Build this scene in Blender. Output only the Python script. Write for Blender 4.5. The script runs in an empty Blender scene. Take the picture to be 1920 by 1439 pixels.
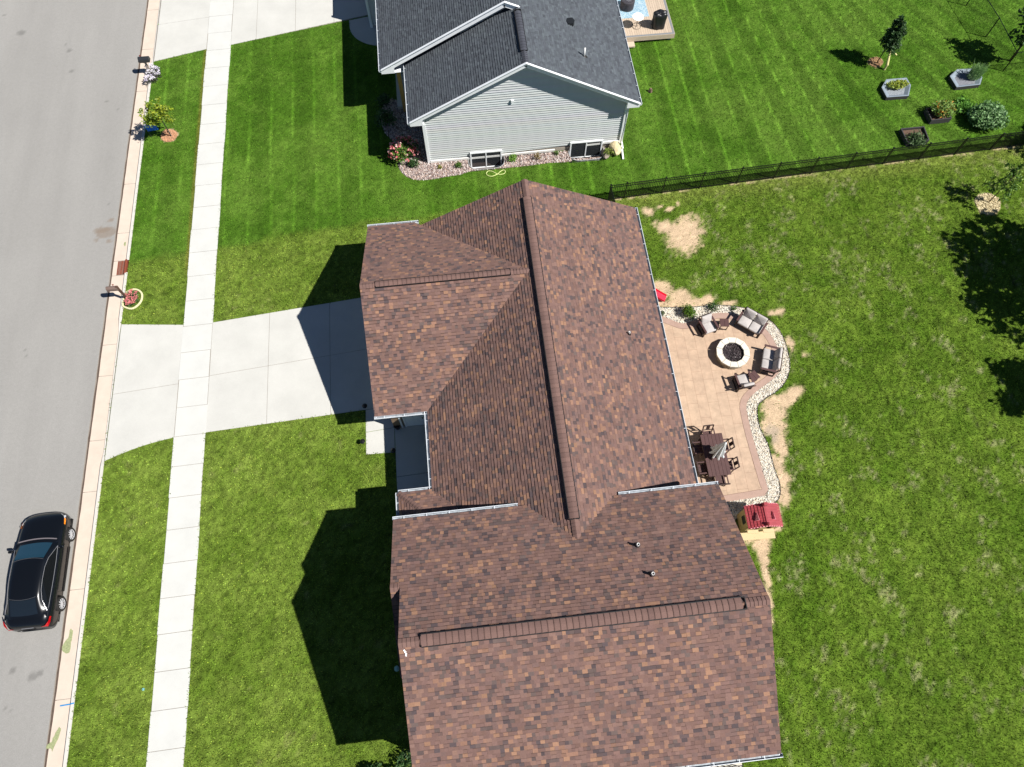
import bpy, math, random
import numpy as np
from mathutils import Vector, Matrix

# ------------------------------------------------------------------ camera
CAM_H = 33.0
FPX, CXP, CYP = 1331.0, 960.0, 719.5           # focal length and centre in photo pixels (1920 wide)
TILT, HEAD = math.radians(23.60), math.radians(6.35)
_fh = np.array([math.sin(HEAD), math.cos(HEAD), 0.0])
_right = np.array([math.cos(HEAD), -math.sin(HEAD), 0.0])
_upw = np.array([0.0, 0.0, 1.0])
_look = _fh * math.sin(TILT) - _upw * math.cos(TILT)
_cup = _fh * math.cos(TILT) + _upw * math.sin(TILT)

scene = bpy.context.scene
C = scene.collection
cam = bpy.data.cameras.new('camera'); camo = bpy.data.objects.new('camera', cam); C.objects.link(camo)
m = Matrix.Identity(4)
for i in range(3):
    m[i][0] = _right[i]; m[i][1] = _cup[i]; m[i][2] = -_look[i]
m[2][3] = CAM_H
camo.matrix_world = m
cam.sensor_fit = 'HORIZONTAL'; cam.sensor_width = 36.0; cam.lens = 36.0 * FPX / 1920.0
cam.clip_start = 0.5; cam.clip_end = 3000
scene.camera = camo

def at(px, py, z=0.0):
    """photo measurement -> world point on the level z (survey of the place)"""
    r = _look * FPX + _right * (px - CXP) - _cup * (py - CYP)
    k = (z - CAM_H) / r[2]
    return (float(r[0] * k), float(r[1] * k))
def A3(px, py, z=0.0):
    x, y = at(px, py, z); return Vector((x, y, z))

# ------------------------------------------------------------------ light
SUN_AZ, SUN_EL = math.radians(116.58), math.radians(50.15)   # azimuth clockwise from +Y
world = bpy.data.worlds.new('World'); scene.world = world; world.use_nodes = True
wn = world.node_tree.nodes; wl = world.node_tree.links
bg = wn['Background']; sky = wn.new('ShaderNodeTexSky'); sky.sky_type = 'NISHITA'; sky.sun_disc = False
sky.sun_elevation = SUN_EL; sky.sun_rotation = SUN_AZ
sky.altitude = 1500; sky.air_density = 0.8; sky.dust_density = 0.1; sky.ozone_density = 2.5
wl.new(sky.outputs[0], bg.inputs[0]); bg.inputs[1].default_value = 0.05
sun = bpy.data.lights.new('sun', 'SUN'); sun.energy = 5.0; sun.angle = math.radians(0.53); sun.color = (1.0, 0.965, 0.915)
suno = bpy.data.objects.new('sun', sun); C.objects.link(suno)
sd = Vector((math.sin(SUN_AZ) * math.cos(SUN_EL), math.cos(SUN_AZ) * math.cos(SUN_EL), math.sin(SUN_EL)))
suno.rotation_euler = sd.to_track_quat('Z', 'Y').to_euler(); suno.location = sd * 80
scene.render.engine = 'CYCLES'
vs = scene.view_settings
vs.view_transform = 'Standard'; vs.look = 'None'; vs.exposure = 0.55; vs.gamma = 1.0; vs.use_curve_mapping = False

# ------------------------------------------------------------------ helpers
rnd = random.Random(7)
def lin(c): return c / 12.92 if c <= 0.04045 else ((c + 0.055) / 1.055) ** 2.4
def S(r, g, b): return (lin(r / 255), lin(g / 255), lin(b / 255))

_mats = {}
def M(name, col, rough=0.8, metal=0.0, ns=None, na=0.2, bs=None, bst=0.3, attr=False, spec=0.4, ns2=None, na2=0.1, coat=0.0):
    if name in _mats: return _mats[name]
    mt = bpy.data.materials.new(name); mt.use_nodes = True; nt = mt.node_tree; N = nt.nodes; L = nt.links
    b = N['Principled BSDF']; b.inputs['Roughness'].default_value = rough; b.inputs['Metallic'].default_value = metal
    b.inputs['Specular IOR Level'].default_value = spec
    b.inputs['Coat Weight'].default_value = coat
    b.inputs['Coat Roughness'].default_value = 0.03
    if attr:
        a = N.new('ShaderNodeAttribute'); a.attribute_name = 'Col'; src = a.outputs['Color']
    else:
        c = N.new('ShaderNodeRGB'); c.outputs[0].default_value = (*col, 1); src = c.outputs[0]
    tc = N.new('ShaderNodeTexCoord')
    for sc, am in ((ns, na), (ns2, na2)):
        if sc:
            t = N.new('ShaderNodeTexNoise'); t.inputs['Scale'].default_value = sc; t.inputs['Detail'].default_value = 4
            t.inputs['Roughness'].default_value = 0.62
            L.new(tc.outputs['Object'], t.inputs['Vector'])
            mr = N.new('ShaderNodeMapRange'); mr.inputs[1].default_value = 0.28; mr.inputs[2].default_value = 0.72
            mr.inputs[3].default_value = 1 - am; mr.inputs[4].default_value = 1 + am
            L.new(t.outputs['Fac'], mr.inputs[0])
            mx = N.new('ShaderNodeVectorMath'); mx.operation = 'SCALE'
            L.new(src, mx.inputs[0]); L.new(mr.outputs[0], mx.inputs['Scale']); src = mx.outputs[0]
    L.new(src, b.inputs['Base Color'])
    if bs:
        t = N.new('ShaderNodeTexNoise'); t.inputs['Scale'].default_value = bs; t.inputs['Detail'].default_value = 3
        L.new(tc.outputs['Object'], t.inputs['Vector'])
        bp = N.new('ShaderNodeBump'); bp.inputs['Strength'].default_value = bst; bp.inputs['Distance'].default_value = 0.02
        L.new(t.outputs['Fac'], bp.inputs['Height']); L.new(bp.outputs[0], b.inputs['Normal'])
    _mats[name] = mt
    return mt

def glass(name, col=(0.02, 0.03, 0.035), rough=0.03):
    return M(name, col, rough=rough, spec=1.0, coat=0.6)

def tag(o, label=None, cat=None, group=None, kind=None):
    if label: o['label'] = label
    if cat: o['category'] = cat
    if group: o['group'] = group
    if kind: o['kind'] = kind
    return o

def thing(name, label, cat, loc=(0, 0, 0), rz=0.0, group=None):
    o = bpy.data.objects.new(name, None); o.empty_display_size = 0.3; C.objects.link(o)
    o.location = Vector(loc); o.rotation_euler = (0, 0, rz)
    return tag(o, label, cat, group)

class MB:
    """collects faces; build() links them as one mesh object"""
    def __init__(s): s.v = []; s.f = []; s.m = []; s.c = []
    def add(s, vs, fs, mi=0, col=None):
        o = len(s.v); s.v += [tuple(p) for p in vs]
        for f in fs:
            s.f.append(tuple(i + o for i in f)); s.m.append(mi); s.c.append(col)
        return s
    def quad(s, a, b, c, d, mi=0, col=None): return s.add([a, b, c, d], [(0, 1, 2, 3)], mi, col)
    def box(s, c, d, rz=0.0, mi=0, col=None, rx=0.0, ry=0.0):
        R = Matrix.Rotation(rz, 3, 'Z') @ Matrix.Rotation(ry, 3, 'Y') @ Matrix.Rotation(rx, 3, 'X'); c = Vector(c)
        P = [c + R @ Vector((x * d[0] / 2, y * d[1] / 2, z * d[2] / 2)) for z in (-1, 1) for y in (-1, 1) for x in (-1, 1)]
        return s.add(P, [(0, 2, 3, 1), (4, 5, 7, 6), (0, 1, 5, 4), (2, 6, 7, 3), (0, 4, 6, 2), (1, 3, 7, 5)], mi, col)
    def rbox(s, c, d, r=0.04, rz=0.0, mi=0, col=None, rx=0.0, puff=0.0):
        """cushion like box with rounded edges"""
        R = Matrix.Rotation(rz, 3, 'Z') @ Matrix.Rotation(rx, 3, 'X'); c = Vector(c); n = 5
        hx, hy, hz = d[0] / 2, d[1] / 2, d[2] / 2
        rings = []
        for (zz, ins) in ((-hz, r), (-hz + r * .4, r * .25), (-hz + r, 0), (hz - r, 0), (hz - r * .4, r * .25), (hz, r)):
            ring = []
            ax, ay = hx - ins, hy - ins; rr = max(r * .9 - ins * .3, .004)
            for (sx, sy, a0) in ((1, 1, 0), (-1, 1, 90), (-1, -1, 180), (1, -1, 270)):
                for k in range(n):
                    a = math.radians(a0 + 90 * k / (n - 1))
                    ring.append((sx * (ax - rr) + rr * math.cos(a), sy * (ay - rr) + rr * math.sin(a), zz))
            rings.append(ring)
        P = [c + R @ Vector(p) for ring in rings for p in ring]; k = 4 * n; F = []
        for j in range(len(rings) - 1):
            for i in range(k): F.append((j * k + i, j * k + (i + 1) % k, (j + 1) * k + (i + 1) % k, (j + 1) * k + i))
        P.append(c + R @ Vector((0, 0, hz + puff))); P.append(c + R @ Vector((0, 0, -hz)))
        for i in range(k):
            F.append(((len(rings) - 1) * k + i, (len(rings) - 1) * k + (i + 1) % k, len(P) - 2)); F.append(((i + 1) % k, i, len(P) - 1))
        return s.add(P, F, mi, col)
    def tube(s, path, r, n=8, mi=0, col=None, cap=True):
        path = [Vector(p) for p in path]; rs = r if isinstance(r, (list, tuple)) else [r] * len(path)
        P = []; F = []
        for i, p in enumerate(path):
            t = (path[min(i + 1, len(path) - 1)] - path[max(i - 1, 0)]).normalized()
            a = t.cross(Vector((0, 0, 1)));
            if a.length < 1e-3: a = t.cross(Vector((0, 1, 0)))
            a.normalize(); b = t.cross(a)
            for k in range(n):
                w = 2 * math.pi * k / n; P.append(p + (a * math.cos(w) + b * math.sin(w)) * rs[i])
        for i in range(len(path) - 1):
            for k in range(n): F.append((i * n + k, i * n + (k + 1) % n, (i + 1) * n + (k + 1) % n, (i + 1) * n + k))
        if cap: F.append(tuple(range(n))[::-1]); F.append(tuple((len(path) - 1) * n + k for k in range(n)))
        return s.add(P, F, mi, col)
    def bar(s, a, b, w, h, mi=0, col=None):
        a, b = Vector(a), Vector(b); t = (b - a).normalized(); q = t.cross(Vector((0, 0, 1)))
        if q.length < 1e-3: q = Vector((1, 0, 0))
        q.normalize(); u = q.cross(t)
        P = [p + q * x * w / 2 + u * y * h / 2 for p in (a, b) for (x, y) in ((-1, -1), (1, -1), (1, 1), (-1, 1))]
        return s.add(P, [(0, 1, 2, 3), (7, 6, 5, 4), (0, 4, 5, 1), (1, 5, 6, 2), (2, 6, 7, 3), (3, 7, 4, 0)], mi, col)
    def prism(s, poly, z0, z1, mi=0, col=None):
        n = len(poly); P = [(x, y, z0) for x, y in poly] + [(x, y, z1) for x, y in poly]
        F = [tuple(range(n))[::-1], tuple(range(n, 2 * n))] + [(i, (i + 1) % n, n + (i + 1) % n, n + i) for i in range(n)]
        return s.add(P, F, mi, col)
    def lathe(s, prof, c=(0, 0, 0), n=24, mi=0, col=None, jit=0.0):
        c = Vector(c); P = []; F = []; k = len(prof)
        for i in range(n):
            a = 2 * math.pi * i / n
            for (r, z) in prof: P.append(c + Vector((r * math.cos(a), r * math.sin(a), z)))
        for i in range(n):
            for j in range(k - 1): F.append((i * k + j, ((i + 1) % n) * k + j, ((i + 1) % n) * k + j + 1, i * k + j + 1))
        return s.add(P, F, mi, col)
    def build(s, name, mats, parent=None, smooth=False, world=True, tri=False):
        if not isinstance(mats, (list, tuple)): mats = [mats]
        me = bpy.data.meshes.new(name)
        V = s.v
        if parent is not None and world:
            R = Matrix.Rotation(-parent.rotation_euler[2], 3, 'Z'); L = parent.location
            if parent.parent is not None: L = L + parent.parent.location
            V = [tuple(R @ (Vector(p) - L)) for p in V]
        me.from_pydata(V, [], s.f)
        for mt in mats: me.materials.append(mt)
        if len(mats) > 1: me.polygons.foreach_set('material_index', s.m)
        if any(c is not None for c in s.c):
            ca = me.color_attributes.new('Col', 'FLOAT_COLOR', 'CORNER')
            cnt = np.array([len(f) for f in s.f]); cols = np.array([(*(c if c is not None else (1, 1, 1)), 1.0) for c in s.c], dtype=np.float32)
            ca.data.foreach_set('color', np.repeat(cols, cnt, axis=0).ravel())
        if smooth: me.polygons.foreach_set('use_smooth', [True] * len(s.f))
        me.update(); me.validate()
        o = bpy.data.objects.new(name, me); C.objects.link(o)
        if parent is not None: o.parent = parent
        return o

def struct(name, mb, mt, smooth=False): return tag(mb.build(name, mt, None, smooth), kind='structure')

def copy_tree(o, parent=None):
    c = o.copy(); C.objects.link(c); c.parent = parent
    for ch in list(o.children): copy_tree(ch, c)
    return c

# value noise, numpy
_perm = np.random.RandomState(3).rand(512, 512)
def vnoise(x, y, sc, seed=0):
    x = np.asarray(x) * sc + seed * 17.31 + 200; y = np.asarray(y) * sc + seed * 9.17 + 200
    xi = np.floor(x).astype(int); yi = np.floor(y).astype(int); fx = x - xi; fy = y - yi
    fx = fx * fx * (3 - 2 * fx); fy = fy * fy * (3 - 2 * fy)
    g = lambda a, b: _perm[a % 512, b % 512]
    return (g(xi, yi) * (1 - fx) + g(xi + 1, yi) * fx) * (1 - fy) + (g(xi, yi + 1) * (1 - fx) + g(xi + 1, yi + 1) * fx) * fy
def fbm(x, y, sc, seed=0, o=4):
    r = 0; a = 1; t = 0
    for i in range(o): r = r + a * vnoise(x, y, sc * 2 ** i, seed + i); t += a; a *= .55
    return r / t
def smst(a, b, x):
    t = np.clip((x - a) / (b - a), 0, 1); return t * t * (3 - 2 * t)
def inpoly(x, y, poly):
    ins = np.zeros(np.shape(x), bool); n = len(poly)
    for i in range(n):
        x0, y0 = poly[i]; x1, y1 = poly[(i + 1) % n]
        if y0 == y1: continue
        c = ((y0 > y) != (y1 > y)) & (x < (x1 - x0) * (y - y0) / (y1 - y0) + x0); ins ^= c
    return ins
def crom(pts, k=6, closed=False):
    out = []; n = len(pts)
    for i in range(n - (0 if closed else 1)):
        p = [pts[(i + j) % n] if closed else pts[min(max(i + j, 0), n - 1)] for j in (-1, 0, 1, 2)]
        for t in range(k):
            t = t / k
            out.append(tuple(.5 * (2 * p[1][d] + (p[2][d] - p[0][d]) * t + (2 * p[0][d] - 5 * p[1][d] + 4 * p[2][d] - p[3][d]) * t * t + (3 * p[1][d] - p[0][d] - 3 * p[2][d] + p[3][d]) * t ** 3) for d in range(len(p[0]))))
    if not closed: out.append(tuple(pts[-1]))
    return out
# ------------------------------------------------------------------ setting: street, kerb, paving
XK = -18.62           # kerb face line
ASPH = M('asphalt', None, .93, ns=24, na=.11, ns2=6, na2=.04, bs=60, bst=.5, attr=True, spec=.2)
CONC = M('concrete', S(195, 195, 190), .9, ns=1.1, na=.05, ns2=45, na2=.06, bs=80, bst=.15, spec=.2)
CONC_PAN = M('gutter_concrete', S(200, 185, 170), .9, ns=1.5, na=.07, ns2=50, na2=.07, bs=80, bst=.2, spec=.2)
CONC_DRIVE = M('driveway_concrete', S(189, 188, 182), .9, ns=.6, na=.07, ns2=30, na2=.05, bs=80, bst=.12, spec=.2)
JOINT = M('joint_dirt', S(140, 132, 122), .95, ns=30, na=.2)

def grid_sheet(name, x0, x1, y0, y1, z, step, colf, mt, holes=None):
    xs = np.arange(x0, x1 + step * .5, step); ys = np.arange(y0, y1 + step * .5, step)
    X, Y = np.meshgrid(xs, ys); nx, ny = len(xs), len(ys)
    co = np.stack([X.ravel(), Y.ravel(), np.full(X.size, z)], 1).astype(np.float32)
    i = np.arange(nx - 1)[None, :] + np.arange(ny - 1)[:, None] * nx
    F = np.stack([i, i + 1, i + 1 + nx, i + nx], -1).reshape(-1, 4)
    if holes:
        fx, fy = co[F[:, 0], 0] + step / 2, co[F[:, 0], 1] + step / 2; kk = np.ones(len(F), bool)
        for h in holes: kk &= ~inpoly(fx, fy, h)
        F = F[kk]
    me = bpy.data.meshes.new(name); me.vertices.add(len(co)); me.vertices.foreach_set('co', co.ravel())
    me.loops.add(F.size); me.loops.foreach_set('vertex_index', F.ravel().astype(np.int32))
    me.polygons.add(len(F)); me.polygons.foreach_set('loop_start', (np.arange(len(F)) * 4).astype(np.int32)); me.polygons.foreach_set('loop_total', np.full(len(F), 4, np.int32))
    me.update(calc_edges=True)
    col = colf(X.ravel(), Y.ravel()); ca = me.color_attributes.new('Col', 'FLOAT_COLOR', 'POINT')
    ca.data.foreach_set('color', np.concatenate([col, np.ones((len(col), 1))], 1).astype(np.float32).ravel())
    me.materials.append(mt); o = bpy.data.objects.new(name, me); C.objects.link(o)
    return o

def ellm(x, y, cx, cy, rx, ry, a=0.0, amp=.5, sc=3, seed=0):
    dx, dy = x - cx, y - cy; ca, sa = math.cos(a), math.sin(a)
    u = (dx * ca + dy * sa) / rx; v = (-dx * sa + dy * ca) / ry
    return 1 - np.sqrt(u * u + v * v) + (fbm(x, y, sc, seed) - .5) * amp

def street_col(x, y):
    base = np.array(S(146, 144, 140)); c = np.tile(base, (len(x), 1)) * (1 + .07 * (fbm(x, y * .5, .5, 1) - .5) * 2)[:, None]
    c = c * (1 + .06 * (fbm(x * 3, y * .12, .6, 5) - .5) * 2)[:, None]
    st = np.array(S(126, 112, 98))
    for (px, py, rx, ry) in ((199, 436, .72, .42), (190, 432, .5, .25), (208, 413, .2, .16), (204, 453, .2, .13), (181, 451, .13, .12)):
        cx, cy = at(px, py, -.13); k = smst(0.05, .2, ellm(x, y, cx, cy, rx, ry, .1, .5, 5, 3))[:, None]; c = c * (1 - .6 * k) + st * .6 * k
    for (px, py, r) in ((24, 1258, .12), (60, 1270, .22), (75, 1262, .18), (205, 382, .1), (40, 62, .3), (130, 95, .18), (135, 134, .16), (8, 29, .08), (48, 656, .06), (48, 668, .05), (40, 687, .05), (36, 702, .05), (10, 1330, .06), (18, 1333, .06), (38, 1333, .06), (122, 84, .09), (200, 190, .1), (222, 205, .08), (30, 1100, .15)):
        cx, cy = at(px, py, -.13); k = smst(0, .3, ellm(x, y, cx, cy, r, r, 0, .5, 9, 2))[:, None]; c = c * (1 - .3 * k)
    return np.clip(c, 0, 1)
tag(grid_sheet('street', -38, -19.36, -6, 60, -.13, .12, street_col, ASPH), kind='structure')
mb = MB(); mb.quad((-600, -500, -.16), (-18, -500, -.16), (-18, 600, -.16), (-600, 600, -.16)); struct('ground', mb, M('far_ground', S(74, 98, 46), .95, ns=.4, na=.25))

# asphalt edge seam: dark ragged crack, then the gutter pan with joints, the kerb face and its top
def wob(y, s): return (float(fbm(np.array([0.]), np.array([y]), 1.3, s)[0]) - .5) * .16
ys = [-6 + .25 * i for i in range(266)]
mb = MB()
for a, b in zip(ys[:-1], ys[1:]):
    mb.quad((-19.455 + wob(a, 1) * .5, a, -.126), (-19.30, a, -.126), (-19.30, b, -.126), (-19.455 + wob(b, 1) * .5, b, -.126))
struct('street_seam', mb, M('tar_seam', S(88, 74, 64), .95, ns=12, na=.3))
mb = MB(); y = -6.0; grate = (at(222, 490, -.1)[1], at(222, 516, -.1)[1])
GY0, GY1 = min(grate) , max(grate)
js = sorted([11.03 - 4.57 * k for k in range(0, 4)] + [8.0 + 3.0] + [13.6, 17.1, 18.9, 21.9, GY0 - .02, GY1 + .02, 25.95, 29.4, 33.2, 36.6, 40.2, 43.8, 47, 50, 54, 58])
prev = -6.0
for j in js + [60]:
    if j - prev < .2: continue
    gx = -19.30
    n = max(1, int((j - prev) / .4)); L = []
    for k in range(n + 1):
        yy = prev + .012 + (j - prev - .024) * k / n; L.append((gx - .075 + abs(wob(yy, 4)) * .5, yy))
    xr = XK - .03
    if abs(prev - (GY0 - .02)) < .03: xr = XK - .52
    for p, q in zip(L[:-1], L[1:]): mb.quad((p[0], p[1], -.118), (xr, p[1], -.124), (xr, q[1], -.124), (q[0], q[1], -.118))
    prev = j
struct('gutter_pan', mb, CONC_PAN)
mb = MB(); mb.quad((-19.5, -6, -.128), (XK + .05, -6, -.128), (XK + .05, 60, -.128), (-19.5, 60, -.128)); struct('gutter_base', mb, JOINT)
# kerb: a real step, lowered at the driveways
def kerb_h(y):
    def ramp(y, a, b):
        return np.clip(min((y - a) / .8, (b - y) / .8), 0, 1)
    d = max(ramp(y, 12.2, 20.4), ramp(y, 38.6, 50.0)); return .025 - .125 * d
mb = MB(); yy = [-6 + .2 * i for i in range(331)]
for a, b in zip(yy[:-1], yy[1:]):
    if GY0 - .05 < a < GY1 - .1: continue
    ha, hb = kerb_h(a), kerb_h(b)
    mb.quad((XK - .02, a, -.14), (XK, a, ha), (XK, b, hb), (XK - .02, b, -.14))
    mb.quad((XK, a, ha), (XK + .15, a, ha), (XK + .15, b, hb), (XK, b, hb))
    mb.quad((XK + .15, a, ha), (XK + .15, a, -.14), (XK + .15, b, -.14), (XK + .15, b, hb))
struct('kerb', mb, M('kerb_concrete', S(196, 192, 184), .9, ns=2, na=.08, ns2=50, na2=.07))

# sidewalk of separate slabs
mb = MB(); y = .99 - 1.54 * 5; SWX0, SWX1 = -15.21, -13.70
joint_ys = []
while y < 60:
    joint_ys.append(y); dz = rnd.uniform(-.003, .003)
    x0 = SWX0 + .02 * math.sin(y); x1 = SWX1 + .02 * math.sin(y + 1)
    mb.prism([(x0, y + .009), (x1, y + .030 + .009), (x1, y + 1.54 + .018), (x0, y + 1.54 - .012)], -.06, .022 + dz); y += 1.54
struct('sidewalk', mb, CONC)
mb = MB(); mb.quad((SWX0, -6, .002), (SWX1, -6, .002), (SWX1, 60, .002), (SWX0, 60, .002)); struct('sidewalk_base', mb, JOINT)

# driveways
def slabs(name, polys, z, mt, th=.08):
    mb = MB()
    for p in polys: mb.prism(p, z - th, z)
    return struct(name, mb, mt)
g = .010
ykN = 19.52; nS = lambda x: 13.37 + (x + 13.78) * .043; nN = lambda x: 19.56 + (x + 13.66) * .084
mid = lambda x: 16.47 + (x + 13.5) * .079
def cell(xa, xb, lo, hi): return [(xa + g, lo(xa) + g), (xb - g, lo(xb) + g), (xb - g, hi(xb) - g), (xa + g, hi(xa) - g)]
P = []
for xa, xb in ((-13.69, -10.72), (-10.72, -7.56), (-7.56, -4.38)):
    P += [cell(xa, xb, nS, mid), cell(xa, xb, mid, nN)]
aS = lambda x: 12.43 + (x + 18.47) * .26 + .12 * math.sin((x + 18.47) * .95); aN = lambda x: 19.98 - (x + 18.47) * .12; aM = lambda x: 15.95 + (x + 18.5) * .07
def cellc(xa, xb, lo, hi, n=8):
    X = [xa + g + (xb - xa - 2 * g) * i / n for i in range(n + 1)]
    return [(x, lo(x) + g) for x in X] + [(x, hi(x) - g) for x in X[::-1]]
P += [cellc(-18.46, SWX0 - .01, aS, aM), cellc(-18.46, SWX0 - .01, aM, aN)]
DRIVE = [(x, aS(x) + .01) for x in [-18.47 + 3.25 * i / 8 for i in range(9)]] + [(-13.7, 13.38), (-4.3, nS(-4.3)), (-4.3, nN(-4.3)), (-13.7, 19.56), (-15.2, 19.58), (-18.47, 19.97)]
slabs('driveway', P, .018, CONC_DRIVE)
mb = MB(); mb.prism(DRIVE, -.1, .004); struct('driveway_base', mb, JOINT)
# the small walk and the porch slab
WALK = [(-5.86, 11.37), (-4.47, 11.33), (-4.40, 13.8), (-5.82, 13.72)]
slabs('walkway', [[(-5.86, 11.37), (-4.47, 11.33), (-4.45, 12.60), (-5.84, 12.50)], [(-5.84, 12.52), (-4.45, 12.62), (-4.43, 13.76), (-5.82, 13.70)]], .016, CONC_DRIVE)
slabs('porch_slab', [[(-4.44, 7.0), (-1.9, 7.0), (-1.9, 10.15), (-4.44, 10.05)], [(-4.44, 10.07), (-1.9, 10.17), (-1.9, 12.68), (-4.42, 12.66)]], .05, CONC_DRIVE)
PORCH = [(-4.45, 6.9), (-1.8, 6.9), (-1.8, 12.7), (-4.45, 12.7)]
# neighbour's driveway, apron and round pad
n2S = lambda x: 39.87 + (x + 13.55) * .2; n2A = lambda x: 38.92 + (x + 18.48) * .22
n2N = lambda x: 50.0; n2M = lambda x: 44.4 + (x + 13.5) * .12
P = [cellc(-18.46, SWX0 - .01, n2A, lambda x: 42.2 + (x + 18.5) * .1), cellc(-18.46, SWX0 - .01, lambda x: 42.2 + (x + 18.5) * .1, n2N)]
for xa, xb in ((-13.69, -12.1), (-12.1, -9.6), (-9.6, -7.1), (-7.1, -4.5)): P += [cell(xa, xb, n2S, n2M), cell(xa, xb, n2M, n2N)]
slabs('driveway', P, .018, CONC_DRIVE)
DRIVE2 = [(-18.5, 38.9), (-15.2, 39.65), (-13.6, 39.87), (-4.5, 41.6), (-4.5, 50), (-18.5, 50)]
mb = MB(); mb.prism(DRIVE2, -.1, .004); struct('driveway_base', mb, JOINT)
PAD = [(-6.12, 41.2)] + [(-3.9 + 2.2 * math.cos(a), 40.7 + 2.0 * math.sin(a)) for a in [math.pi + math.pi / 2 * i / 12 for i in range(13)]] + [(-2.4, 38.7), (-2.4, 40.5), (-4.55, 41.5)]
slabs('walkway', [PAD], .02, CONC_DRIVE)

# patio of stamped concrete, its darker border, the gravel bed round it
pe = crom([at(*p) for p in ((1205, 597), (1237, 594), (1258, 600), (1280, 607), (1305, 600), (1335, 589), (1365, 588), (1400, 597), (1432, 615), (1450, 638), (1462, 665), (1462, 695), (1445, 715), (1420, 733), (1402, 752), (1399, 768))], 6)
pe += crom([at(*p) for p in ((1399, 768), (1406, 800), (1414, 830), (1427, 874), (1440, 918))], 4)[1:] + [at(1434, 930), at(1362, 942), at(1330, 946)]
def offset(path, d):
    out = []
    for i, p in enumerate(path):
        a = path[max(i - 1, 0)]; b = path[min(i + 1, len(path) - 1)]; t = Vector((b[0] - a[0], b[1] - a[1])); t.normalize()
        out.append((p[0] - t.y * d, p[1] + t.x * d))
    return out
pi_ = offset(pe, -.32)          # right hand side of the path = towards the house
PATIO = [(8.0, pe[0][1])] + pe + [(8.0, pe[-1][1])]
mp = bpy.data.materials.new('stamped_concrete'); mp.use_nodes = True; nt = mp.node_tree; N = nt.nodes; L = nt.links; b = N['Principled BSDF']
tc = N.new('ShaderNodeTexCoord'); mapn = N.new('ShaderNodeMapping'); mapn.inputs['Rotation'].default_value = (0, 0, math.radians(91.5)); L.new(tc.outputs['Object'], mapn.inputs[0])
br = N.new('ShaderNodeTexBrick'); br.inputs['Scale'].default_value = 1; br.inputs['Brick Width'].default_value = 1.25; br.inputs['Row Height'].default_value = .52; br.inputs['Mortar Size'].default_value = .012; br.inputs['Mortar Smooth'].default_value = .4
br.inputs['Color1'].default_value = (*S(186, 160, 135), 1); br.inputs['Color2'].default_value = (*S(181, 154, 130), 1); br.inputs['Mortar'].default_value = (*S(160, 132, 110), 1); br.offset = .37
L.new(mapn.outputs[0], br.inputs['Vector'])
ns_ = N.new('ShaderNodeTexNoise'); ns_.inputs['Scale'].default_value = 2.2; ns_.inputs['Detail'].default_value = 7; ns_.inputs['Roughness'].default_value = .7; L.new(tc.outputs['Object'], ns_.inputs['Vector'])
mr = N.new('ShaderNodeMapRange'); mr.inputs[1].default_value = .3; mr.inputs[2].default_value = .7; mr.inputs[3].default_value = .76; mr.inputs[4].default_value = 1.13; L.new(ns_.outputs['Fac'], mr.inputs[0])
vm = N.new('ShaderNodeVectorMath'); vm.operation = 'SCALE'; L.new(br.outputs['Color'], vm.inputs[0]); L.new(mr.outputs[0], vm.inputs['Scale']); L.new(vm.outputs[0], b.inputs['Base Color'])
b.inputs['Roughness'].default_value = .7
mb = MB(); n = len(PATIO); mb.prism(PATIO, -.05, .02); struct('patio', mb, mp)
mb = MB()
for i in range(len(pe) - 1): mb.quad((*pe[i], .026), (*pi_[i], .026), (*pi_[i + 1], .026), (*pe[i + 1], .026))
struct('patio_border', mb, M('border_concrete', S(164, 137, 123), .75, ns=3, na=.10, ns2=30, na2=.08))
mb = MB(); pj = offset(pe, -.335)
for i in range(len(pe) - 1): mb.quad((*pi_[i], .024), (*pj[i], .024), (*pj[i + 1], .024), (*pi_[i + 1], .024))
struct('patio_joint', mb, M('joint_dark', S(112, 86, 72), .9))
go = crom([at(*p) for p in ((1200, 577), (1234, 577), (1290, 577), (1340, 573), (1390, 577), (1425, 590), (1455, 612), (1473, 645), (1481, 685), (1473, 715), (1455, 735), (1432, 750), (1420, 765), (1424, 800), (1440, 835), (1452, 880), (1461, 905), (1462, 930), (1450, 945), (1430, 950), (1400, 958), (1380, 975), (1366, 990), (1330, 996))], 5)
GRAVEL = [(8.0, go[0][1])] + go + [(8.0, go[-1][1])]
mb = MB(); mb.prism(GRAVEL, -.05, .008); struct('gravel_base', mb, M('gravel_dust', S(196, 188, 174), .95, ns=25, na=.35))
def stones(name, poly, n, excl, cols, smin, smax, seed, z=.008):
    r = np.random.RandomState(seed); P = np.array(poly); x0, y0 = P.min(0); x1, y1 = P.max(0)
    x = r.uniform(x0, x1, n * 4); y = r.uniform(y0, y1, n * 4); k = inpoly(x, y, poly)
    for e in excl: k &= ~inpoly(x, y, e)
    x, y = x[k][:n], y[k][:n]; mb = MB()
    for a, b in zip(x, y):
        s = r.uniform(smin, smax); an = r.uniform(0, 6.3); ex = r.uniform(.6, 1.2); h = s * r.uniform(.4, .8); c = cols[r.randint(len(cols))]; k = r.uniform(.8, 1.15)
        R = []
        for i in range(5):
            w = an + i * 1.2566 + r.uniform(-.3, .3); R.append((a + s * ex * math.cos(w) * .5, b + s * math.sin(w) * .5))
        T = [((p[0] - a) * .55 + a, (p[1] - b) * .55 + b) for p in R]
        V = [(*p, z) for p in R] + [(*p, z + h) for p in T]
        mb.add(V, [(i, (i + 1) % 5, 5 + (i + 1) % 5, 5 + i) for i in range(5)] + [(5, 6, 7, 8, 9)], 0, tuple(min(1, q * k) for q in c))
    return tag(mb.build(name, M('stone_mix', None, .85, attr=True)), kind='stuff')
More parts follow.
